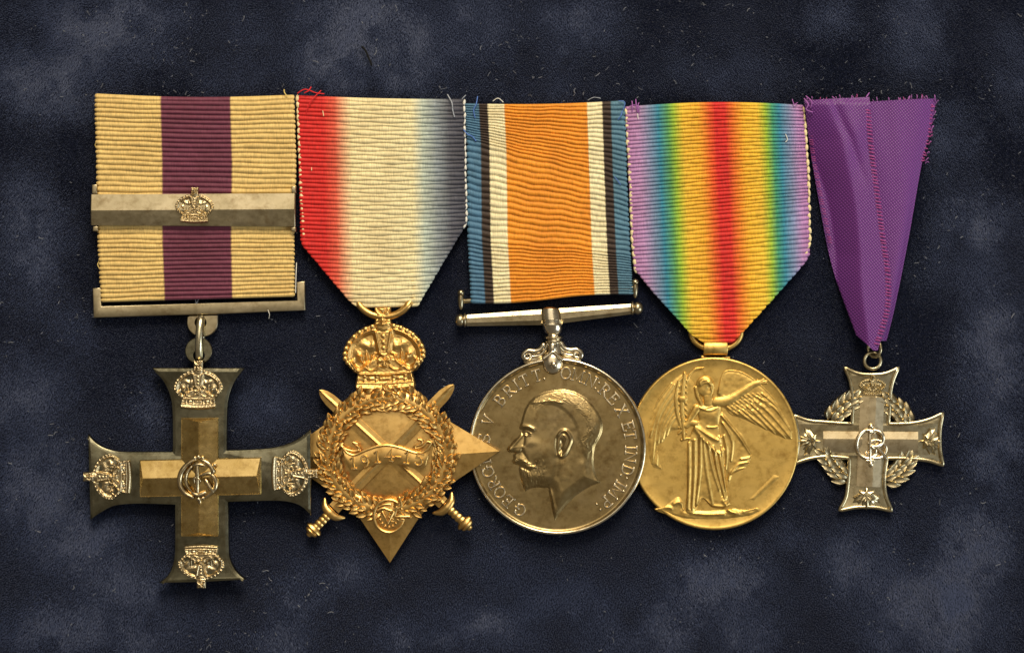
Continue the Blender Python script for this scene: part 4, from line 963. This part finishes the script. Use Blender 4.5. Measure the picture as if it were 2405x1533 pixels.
# wings
lw = spline(V_((450, 520), (420, 440), (360, 400), (300, 440), (240, 510), (180, 600), (145, 700), (118, 800), (122, 950), (150, 1040), (200, 1062), (215, 1060), (196, 990), (185, 900), (230, 868), (280, 800), (330, 790), (440, 640)), 4, True)
h.poly(lw, 3.0, 10, mask=True, power=2)
for a_, b_, c_ in (((300, 480), (200, 640), (135, 840)), ((310, 520), (190, 720), (150, 1020)), ((320, 560), (210, 760), (180, 1030)), ((330, 600), (225, 780), (212, 1055)), ((335, 640), (250, 760), (225, 850)), ((340, 680), (280, 740), (250, 830)), ((280, 470), (170, 620), (122, 760))):
    h.stroke(spline(V_(a_, b_, c_), 6), 3.2, 2.4, taper=[.6, 1, .7])
rw = spline(V_((596, 560), (610, 470), (635, 395), (690, 376), (770, 392), (850, 440), (930, 510), (1000, 590), (1050, 680), (1112, 800), (1105, 856), (1040, 842), (930, 792), (840, 745), (770, 715), (700, 690), (640, 640)), 4, True)
h.poly(rw, 4.0, 9, mask=True, power=2)
h.stroke(spline(V_((605, 540), (635, 400), (700, 378), (790, 402), (900, 480), (990, 575)), 6), 4.5, 3.6)
for a_, b_, c_ in (((870, 560), (1000, 650), (1105, 800)), ((850, 590), (960, 680), (1100, 845)), ((830, 610), (930, 710), (1060, 845)), ((800, 630), (890, 710), (990, 815)), ((770, 650), (850, 720), (930, 785)), ((745, 660), (800, 710), (860, 750)), ((900, 540), (1020, 640), (1090, 760))):
    h.stroke(spline(V_(a_, b_, c_), 6), 3.4, 2.8, taper=[.7, 1, .6])
for i in range(34):
    x, y = 640 + 300*(i % 9)/9 + 12*(i//9), 560 + 36*(i//9) - 14*(i % 9)*.2
    h.stroke(V_((x, y), (x+24, y+20)), 2.6, 1.8)
# flying drapery
dr = spline(V_((618, 680), (660, 690), (710, 760), (770, 820), (805, 890), (832, 965), (800, 1040), (740, 1075), (700, 1100), (676, 1165), (655, 1080), (630, 900)), 4, True)
h.poly(dr, 4.0, 10, mask=True, power=2)
for p_ in (((625, 690), (670, 740), (720, 800), (790, 900), (828, 965)), ((630, 740), (670, 800), (700, 880), (690, 1000)), ((640, 830), (660, 920), (655, 1060)), ((690, 1090), (740, 1030), (810, 1010)), ((670, 1130), (700, 1080), (780, 1050)), ((760, 990), (800, 985), (845, 965))):
    h.stroke(spline(V_(*p_), 6), 4.2, 4.2, taper=[.7, 1, .6])
# gown
gw = np.concatenate([spline(V_((452, 622), (500, 606), (560, 612), (612, 600), (622, 650), (612, 720), (610, 780), (630, 880), (642, 1000), (652, 1100), (668, 1230), (690, 1300)), 4), spline(V_((640, 1330), (560, 1320), (500, 1262), (470, 1300), (440, 1352), (380, 1350), (388, 1200), (388, 1000), (392, 880), (430, 780), (470, 720)), 4)])
h.poly(gw, 7.5, 18, mask=True)
for p_ in (((400, 880), (402, 1100), (396, 1330)), ((440, 860), (440, 1080), (425, 1340)), ((480, 840), (478, 1060), (450, 1300)), ((530, 880), (560, 1040), (610, 1200)), ((570, 900), (600, 1080), (650, 1260)), ((610, 960), (635, 1100), (660, 1240)), ((500, 860), (520, 1060), (560, 1290)), ((625, 900), (640, 1050), (650, 1200))):
    h.stroke(spline(V_(*p_), 6), 4.4, 3.8, taper=[.6, 1, .8])
for p_ in (((420, 870), (420, 1100), (410, 1330)), ((460, 850), (458, 1080), (440, 1320)), ((550, 900), (585, 1080), (630, 1240)), ((590, 930), (620, 1090), (655, 1240))):
    h.stroke(spline(V_(*p_), 6), 3.6, -3.4, taper=[.6, 1, .8])
# sash folds
h.stroke(spline(V_((430, 750), (480, 790), (540, 830), (600, 860), (615, 840)), 6), 5, 5.5); h.stroke(spline(V_((440, 780), (500, 850), (560, 920), (610, 950), (635, 930)), 6), 5, 5.5); h.stroke(spline(V_((530, 770), (570, 772), (610, 765)), 6), 3, 3); h.stroke(spline(V_((480, 640), (540, 655), (610, 630)), 6), 3.5, 3.6)
h.blob(v1(520, 680), (18, 14), 3.4); h.blob(v1(585, 690), (14, 14), 3.2); h.stroke(spline(V_((455, 625), (500, 640), (560, 625)), 6), 3.5, 3)
# head and neck
h.stroke(V_((530, 560), (535, 610)), 11, 7, mode='max', base=3, mask=True)
h.blob(v1(512, 490), (22, 24), 8.5, mode='max', base=4, mask=True); h.blob(v1(530, 505), (15, 21), 8, mode='max', base=4, mask=True)
h.stroke(spline(V_((470, 480), (490, 450), (530, 440), (556, 470)), 6), 4, 3.4); h.stroke(spline(V_((448, 500), (462, 560), (486, 610), (480, 640)), 6), 4.5, 5, mode='max', base=4, mask=True)
h.blob(v1(535, 512), (7, 9), -3.2); h.blob(v1(540, 495), (4, 3), -2); h.stroke(V_((552, 495), (556, 515)), 2.4, 2)
for i in range(16):
    t = i/15; h.stroke(V_((470+70*t, 462-18*math.sin(t*3)), (480+70*t, 484-18*math.sin(t*3))), 1.8, 1.8)
# arm stretched out
h.stroke(spline(V_((590, 600), (660, 590), (740, 545), (830, 485), (880, 465)), 6), 10.5, 7, mode='max', base=4, taper=[1.15, 1, .8, .62, .55], mask=True)
for e_ in ((935, 452), (932, 466), (915, 440), (870, 448)): h.stroke(V_((868, 468), e_), 4, 4, mode='max', base=4, taper=[1, .55], mask=True)
# other arm and palm branch
h.stroke(spline(V_((455, 640), (420, 700), (385, 760)), 6), 9, 7, mode='max', base=4, taper=[1, .8, .7], mask=True); h.stroke(spline(V_((380, 760), (410, 740), (450, 745)), 6), 7, 5, mode='max', base=5, mask=True)
h.stroke(spline(V_((372, 400), (358, 520), (352, 640), (362, 760), (366, 850)), 6), 5, 6, mode='max', base=3, taper=[.7, 1, 1, .9, .7], mask=True)
h.stroke(spline(V_((330, 460), (312, 560), (322, 680), (350, 780)), 6), 4.5, 5, mode='max', base=3, taper=[.5, 1, 1, .5], mask=True)
h.blob(v1(356, 578), (11, 9), 7, mode='max', base=4, mask=True)
for i in range(9):
    t = i/8; h.stroke(spline(V_((385+14*t, 470-50*t), (405+40*t, 410-38*t), (440+65*t, 385-24*t)), 5), 3, 3.6, mode='max', base=1.5, taper=[.6, 1, .4], mask=True)
for i in range(10):
    y = 430 + 40*i; h.stroke(V_((358, y), (330 + 2*(i % 3), y+26)), 2.6, 3.4, mode='max', base=3, mask=True); h.stroke(V_((360, y), (384, y+22)), 2.6, 3.4, mode='max', base=3, mask=True)
h.stroke(spline(V_((350, 860), (390, 850), (415, 850)), 5), 3, 3, mode='max', base=2, mask=True)
# ground
gr = spline(V_((165, 1338), (230, 1320), (290, 1270), (330, 1250), (360, 1280), (370, 1340), (500, 1345), (650, 1340), (720, 1330), (800, 1340), (870, 1325), (900, 1345), (820, 1385), (700, 1400), (560, 1420), (400, 1410), (260, 1375)), 4, True)
h.poly(gr, 3.2, 8, mask=True, power=2)
for p_ in (((170, 1338), (240, 1322), (280, 1330)), ((300, 1300), (340, 1290), (370, 1330)), ((470, 1300), (490, 1265), (520, 1280), (560, 1310), (640, 1320)), ((660, 1300), (680, 1340), (740, 1362)), ((640, 1280), (670, 1340), (720, 1365)), ((780, 1350), (830, 1330), (870, 1328)), ((420, 1360), (520, 1372), (640, 1368))):
    h.stroke(spline(V_(*p_), 5), 5, 4.4)
h.H += .2*h.M*smooth_noise(h.H.shape, (50, 50), 9)
h.poly(V_((815, 1265), (985, 1095), (1030, 1110), (850, 1275)), 1.3, 6, mask=True, power=2)
h.H *= .50; mb = MB(); h.to(mb, 14.0, .6)
T4.part('winged_figure', mb, M_gold, sharp=None, label='raised standing winged figure in a long gown holding a palm branch')
mb = MB(); tt = np.linspace(0, 2*math.pi, 48, endpoint=False)
mb.tube(np.stack([1681 + 58*np.cos(tt), -781 + 40*np.sin(tt), 9 + 3*np.sin(tt)], 1), 7, 10, closed=True); T4.part('ring', mb, M_gold, sharp=None, tilt=False)
mb = MB(); lx0, ly0 = v1(505, 180); lx1, ly1 = v1(668, 275)
rg = []
for x_, q in ((lx0, .93), (lx0+2, 1), (lx1-2, 1), (lx1, .93)):
    rg.append([(x_, (ly0+ly1)/2 + q*17*math.sin(t), 14 + q*12*math.cos(t)) for t in np.linspace(0, 2*math.pi, 24, endpoint=False)])
mb.loft(rg); mb.plate(V_((490, 275), (515, 285), (600, 290), (690, 285), (690, 310), (490, 310)), 1, 12, 2)
T4.part('hanger', mb, M_gold, sharp=35, tilt=False)

# ================================================================== 5. small cross with maple leaves
T5 = Thing('small_cross_medal', 'small silver cross with maple leaves and open wreath on a frayed purple ribbon', 'medal', 2045, 830, x0=1860, rise=.012, z0=0)
def satin(name, Lp, Rp, zf, nu=40, nv=120, thick=6, vscale=2.2, par=None, uo=0.0):
    Lp, Rp = spline(np.asarray(Lp), 10), spline(np.asarray(Rp), 10)
    t = np.linspace(0, 1, nv); f = lambda P: np.stack([np.interp(t, np.linspace(0, 1, len(P)), P[:, 0]), np.interp(t, np.linspace(0, 1, len(P)), P[:, 1])], 1)
    A, B = f(Lp), f(Rp); rows = []; uvs = []
    su = np.linspace(0, 1, nu)
    for i in range(nv):
        P = A[i]*(1-su)[:, None] + B[i]*su[:, None]
        z = zf(su, t[i], P)
        row = np.concatenate([P, z[:, None]], 1)
        d = (B[i]-A[i]); d = d/np.linalg.norm(d)
        rows.append(np.concatenate([[row[0] + [d[0], 0, -thick]], row, [row[-1] - [d[0], 0, thick]]]))
        ux = (np.concatenate([[P[0, 0]], P[:, 0], [P[-1, 0]]])-1880)/300 + uo; uvs.append(np.stack([ux, np.concatenate([[P[0, 1]], P[:, 1], [P[-1, 1]]])/-300], 1))
    V = np.concatenate(rows); n_ = nu+2
    a = (np.arange(nv-1)[:, None]*n_ + np.arange(n_-1)[None]).ravel()
    mb = MB(); mb.add(V, np.stack([a, a+n_, a+n_+1, a+1], 1).tolist())
    return T5.part(name, mb, M_sat, sharp=60, tilt=False, uv=np.concatenate(uvs), parent=par)
BYS = np.array([230, 330, 480, 600, 700, 800.]); BXS = np.array([1940, 1975, 1998, 2018, 2024, 2030.])
def zl(u, v, P):
    yy = -P[:, 1]; xx = P[:, 0]; bx = np.interp(yy, BYS, BXS) + 5*np.sin(yy/60)
    left = np.maximum(0, bx-xx); sl = np.interp(yy, [230, 300, 450, 600, 800], [.3, .55, .85, 1.0, 1.0])
    z = 52 - sl*(np.sqrt(left**2 + 36) - 6)
    z -= 3.5*np.exp(-((xx-bx-14-(yy-300)*.10)/9)**2)*ss((470-yy)/120)      # soft crease running down from the top
    z += 3.0*np.exp(-((xx-bx-34)/14)**2)*ss((420-yy)/120)
    z += 1.6*np.sin(xx/17 + yy/33)*ss((520-yy)/200) - 9*ss((252-yy)/18)
    return np.maximum(z, 5)
zr_ = lambda u, v, P: 24 + 9*np.sin(u*math.pi*.8) - 8*np.exp(-((1-u)/.22)**2) + 4*np.exp(-((u-.42-.4*v)/.13)**2)*ss((.5-v)/.3) + 2*np.sin(u*9 - v*6 + 1)*ss((.5-v)/.3)
back = satin('ribbon', I((2020, 243), (2035, 400), (2062, 600), (2055, 720), (2045, 800)), I((2195, 234), (2180, 310), (2160, 390), (2130, 560), (2098, 720), (2078, 800)), zr_, uo=.37)
frontr = satin('ribbon', I((1884, 240), (1898, 330), (1922, 470), (1952, 620), (2000, 770), (2010, 790), (2042, 822)), I((2034, 233), (2036, 320), (2050, 430), (2068, 560), (2080, 650), (2078, 730), (2052, 822)), zl)
# seam stitches
mb = MB(); sp_ = spline(I((2034, 262), (2040, 330), (2052, 430), (2069, 560), (2081, 650), (2079, 730), (2054, 812)), 20)
d_ = np.concatenate([[0], np.cumsum(np.linalg.norm(np.diff(sp_, axis=0), axis=1))])
for i, s_ in enumerate(np.arange(3, d_[-1], 8.2)):
    x_, y_ = np.interp(s_, d_, sp_[:, 0]), np.interp(s_, d_, sp_[:, 1]); k_ = random.uniform(-1.5, 1.5)
    mb.tube(np.array([(x_-11, y_+1.2+k_, 52), (x_-4, y_+k_, 55), (x_+1, y_-1+k_, 50)]), 1.6, 5)
T5.part('seam_stitching', mb, M_mag, parent=frontr, tilt=False, sharp=None)
mb = MB(); sp_ = spline(I((2189, 250), (2180, 320), (2166, 380)), 20)
for i in range(16):
    t = i/15; x_, y_ = sp_[int(t*(len(sp_)-1))]
    mb.tube(np.array([(x_-9, y_+2, 20), (x_-4, y_, 25), (x_+1+random.uniform(-2, 3), y_+random.uniform(-3, 3), 18)]), 1.5, 5)
T5.part('seam_stitching', mb, M_mag, parent=back, tilt=False, sharp=None)
mb = MB(); sp_ = spline(I((1897, 285), (1906, 370), (1925, 470), (1945, 570)), 20)
for i in range(46):
    t = i/45; x_, y_ = sp_[int(t*(len(sp_)-1))]
    mb.tube(np.array([(x_-2, y_+1, 12), (x_+2, y_, 17), (x_+6, y_-1, 19)]), .9, 5)
T5.part('seam_stitching', mb, M_mag, parent=frontr, tilt=False, sharp=None)
fr = []
for i in range(46):
    t = random.random()
    if i < 14: x_, y_ = 1886 + 148*t, 240 - 8*t; ex = (random.uniform(-4, 4), random.uniform(-10, -3))
    elif i < 32: x_, y_ = 2040 + 152*t, 243 - 9*t; ex = (random.uniform(-4, 4), random.uniform(-12, -3))
    else: x_, y_ = 2194 - 26*t, 236 + 145*t; ex = (random.uniform(3, 11), random.uniform(-5, 5))
    fr.append(([(x_, y_+5, 24), (x_+ex[0]*.5, y_+ex[1]*.4, 27), (x_+ex[0]*.8 + random.uniform(-2, 2), y_+ex[1], 24)], random.uniform(.8, 1.5), random.choice((M_vio, M_vio, M_mag))))
fr += [([(1950, 231, 30), (1960, 242, 42), (1972, 252, 44), (1984, 264, 40)], 1.8, M_vio), ([(1884, 236, 34), (1892, 250, 44), (1888, 262, 42), (1902, 268, 40)], 2.0, M_vio), ([(1888, 230, 34), (1900, 244, 44), (1898, 258, 40)], 1.8, M_vio), ([(2036, 222, 30), (2024, 240, 44), (2020, 262, 42)], 1.8, M_vio), ([(2130, 230, 28), (2124, 246, 32), (2118, 262, 30)], 1.5, M_vio)]
threads(T5, fr)
# rings
mb = MB(); tt = np.linspace(0, 2*math.pi, 40, endpoint=False); rc = ZM((700, 165))[0]
mb.tube(np.stack([rc[0] + 19*np.cos(tt), rc[1] + 19*np.sin(tt), np.full(40, 14.0)], 1), 4.2, 10, closed=True); T5.part('ring', mb, M_mem, sharp=None)
mb = MB(); rc2 = ZM((712, 70))[0]
mb.tube(np.stack([rc2[0] + 13*np.cos(tt), rc2[1] + 2 + 20*np.sin(tt), 20 + 10*np.cos(tt)], 1), 3.8, 10, closed=True); T5.part('ring', mb, M_mem, sharp=None)
# cross plate
def arcs(*segs): return chain(*[spline(ZM(*s_), 5)[:-1] for s_ in segs])
cr5 = arcs(((470, 213), (580, 262), (700, 272), (815, 262), (922, 215)), ((922, 215), (878, 320), (855, 430), (848, 560), (838, 690)), ((838, 690), (960, 690), (1080, 678), (1190, 650), (1295, 602)),
           ((1300, 604), (1278, 720), (1274, 830), (1280, 930), (1302, 1038)), ((1298, 1040), (1190, 1004), (1070, 988), (940, 982), (826, 982)), ((826, 982), (808, 1100), (804, 1200), (820, 1310), (866, 1422)),
           ((862, 1428), (740, 1400), (640, 1396), (540, 1402), (428, 1426)), ((424, 1420), (476, 1320), (494, 1210), (504, 1100), (508, 982)), ((508, 982), (400, 972), (290, 968), (160, 988), (36, 1030)),
           ((34, 1030), (64, 930), (72, 830), (62, 720), (40, 622)), ((42, 620), (160, 662), (290, 674), (410, 684), (528, 690)), ((528, 690), (536, 560), (532, 440), (514, 320), (470, 216)))
mb = MB(); mb.plate(cr5, 0, 9, 1.5, 2); plate5 = T5.part('cross_plate', mb, M_mem, sharp=25)
mb = MB(); mb.tube(e3(cr5 + (ZM((675, 840))[0]-cr5)*.018, 8.5), 5.0, 8, closed=True, flat=.8); T5.part('rim', mb, M_mem, parent=plate5, sharp=None)
# raised bars with three facets
def bar3(p0, p1, w, z, hgt):
    p0, p1 = np.array(p0), np.array(p1); d = (p1-p0)/np.linalg.norm(p1-p0); n_ = np.array([-d[1], d[0]])
    ring = lambda p: [(*(p + n_*w), z), (*(p + n_*w), z+hgt*.55), (*(p + n_*w*.30), z+hgt), (*(p - n_*w*.30), z+hgt*.96), (*(p - n_*w), z+hgt*.5), (*(p - n_*w), z)]
    mb = MB(); mb.loft([ring(p0), ring(p1)]); return mb
T5.part('raised_bar', bar3(ZM((700, 468))[0], ZM((666, 1215))[0], 28, 8, 9), M_membar, parent=plate5, sharp=10)
T5.part('raised_bar', bar3(ZM((290, 842))[0], ZM((1080, 846))[0], 24.5, 8, 6.5), M_membar, parent=plate5, sharp=10)
c5 = with_mat(CROWN, M_mem); q = ZM((702, 378))[0]
T5.inst('crown', c5, q[0], q[1], 8, parent=plate5, sc=(.335, .235, .45), rot=-.01)
q = ZM((690, 862))[0]; cypher(T5, q[0], q[1], 36, 41, 18, M_letter, plate5, 4.6)
def maple(th, c, size, rot, z, mat, parent):
    o_ = [(0, 1), (.16, .66), (.36, .76), (.30, .34), (.56, .56), (.64, .40), (1, .46), (.86, .18), (.98, .04), (.50, -.28), (.56, -.46), (.10, -.40), (.05, -.8)]
    o_ = o_ + [(-x, y) for x, y in o_[::-1] if x]
    cs, sn = math.cos(rot), math.sin(rot)
    f = lambda x, y: (c[0] + size*(x*cs-y*sn), c[1] + size*(x*sn+y*cs))
    mb = MB(); ring = [f(x, y) for x, y in o_]
    n_ = len(ring); v = [(*p_, z) for p_ in ring] + [(*f(x*.82, y*.82), z+4) for x, y in o_] + [(*f(x*.42, y*.42), z+6.5) for x, y in o_] + [(*f(0, -.05), z+3.5)]
    fc = []
    for i in range(n_):
        k_ = (i+1) % n_; fc += [(i, k_, n_+k_, n_+i), (n_+i, n_+k_, 2*n_+k_, 2*n_+i), (2*n_+i, 2*n_+k_, 3*n_)]
    mb.add(v, fc)
    for x, y in ((0, .9), (.8, .36), (-.8, .36), (.5, -.3), (-.5, -.3)): mb.tube(np.array([(*f(0, -.3), z+6), (*f(x*.5, y*.5), z+8), (*f(x*.9, y*.9), z+4)]), size*.055, 6)
    return th.part('maple_leaf', mb, mat, parent=parent, sharp=30)
maple(T5, ZM((1175, 838))[0], 33, -math.pi/2, 9, M_mem, plate5); maple(T5, ZM((185, 838))[0], 33, math.pi/2, 9, M_mem, plate5); maple(T5, ZM((652, 1300))[0], 33, math.pi, 9, M_mem, plate5)
# open laurel wreath between the arms
wc5 = ZM((672, 838))[0]; LEAF_M = leaf_mesh(M_mem, .30, .10, .20); r5 = 99
mb = MB(); mb.tube(np.stack([wc5[0] + r5*np.cos(np.linspace(0, 2*math.pi, 80, endpoint=False)), wc5[1] + r5*.98*np.sin(np.linspace(0, 2*math.pi, 80, endpoint=False)), np.full(80, 4.0)], 1), 4.5, 8, closed=True)
w5 = T5.part('wreath', mb, M_mem, sharp=None)
for qd in range(4):
    for i in range(5):
        a_ = math.pi/2*qd + R(22) + R(40)*i/4
        for side in (-1, 1, 0):
            rad = r5 + side*9; up = 1 if math.cos(a_) > 0 else -1
            T5.inst('leaf', LEAF_M, wc5[0] + rad*math.cos(a_), wc5[1] + rad*math.sin(a_), 5 + (2.5 if side == 0 else 0), parent=w5, rot=a_ + (0 if up > 0 else math.pi) - side*up*.38 + random.uniform(-.12, .12), sc=(36, 36*random.uniform(.85, 1.1), 30))

# ================================================================== drawn black mark, built as a strand on the cloth
pf = spline(np.array([(851, -111, 5), (859, -120, 7), (866, -136, 7), (871, -147, 7), (873, -154, 5)], float), 6); pf[:, 0] -= 862; pf[:, 1] += 133
mb = MB(); mb.tube(pf, 2.6, 6); me = mb.mesh('drawn_mark', None, None, S); me.materials.append(M_black)
o = bpy.data.objects.new('drawn_mark', me); col.objects.link(o); o.location = ((862-CX)*S, (-133-CY)*S, 0)
o['label'] = 'short drawn black mark, built as a strand lying on the velvet above the white part of the ribbon'; o['category'] = 'drawn mark'
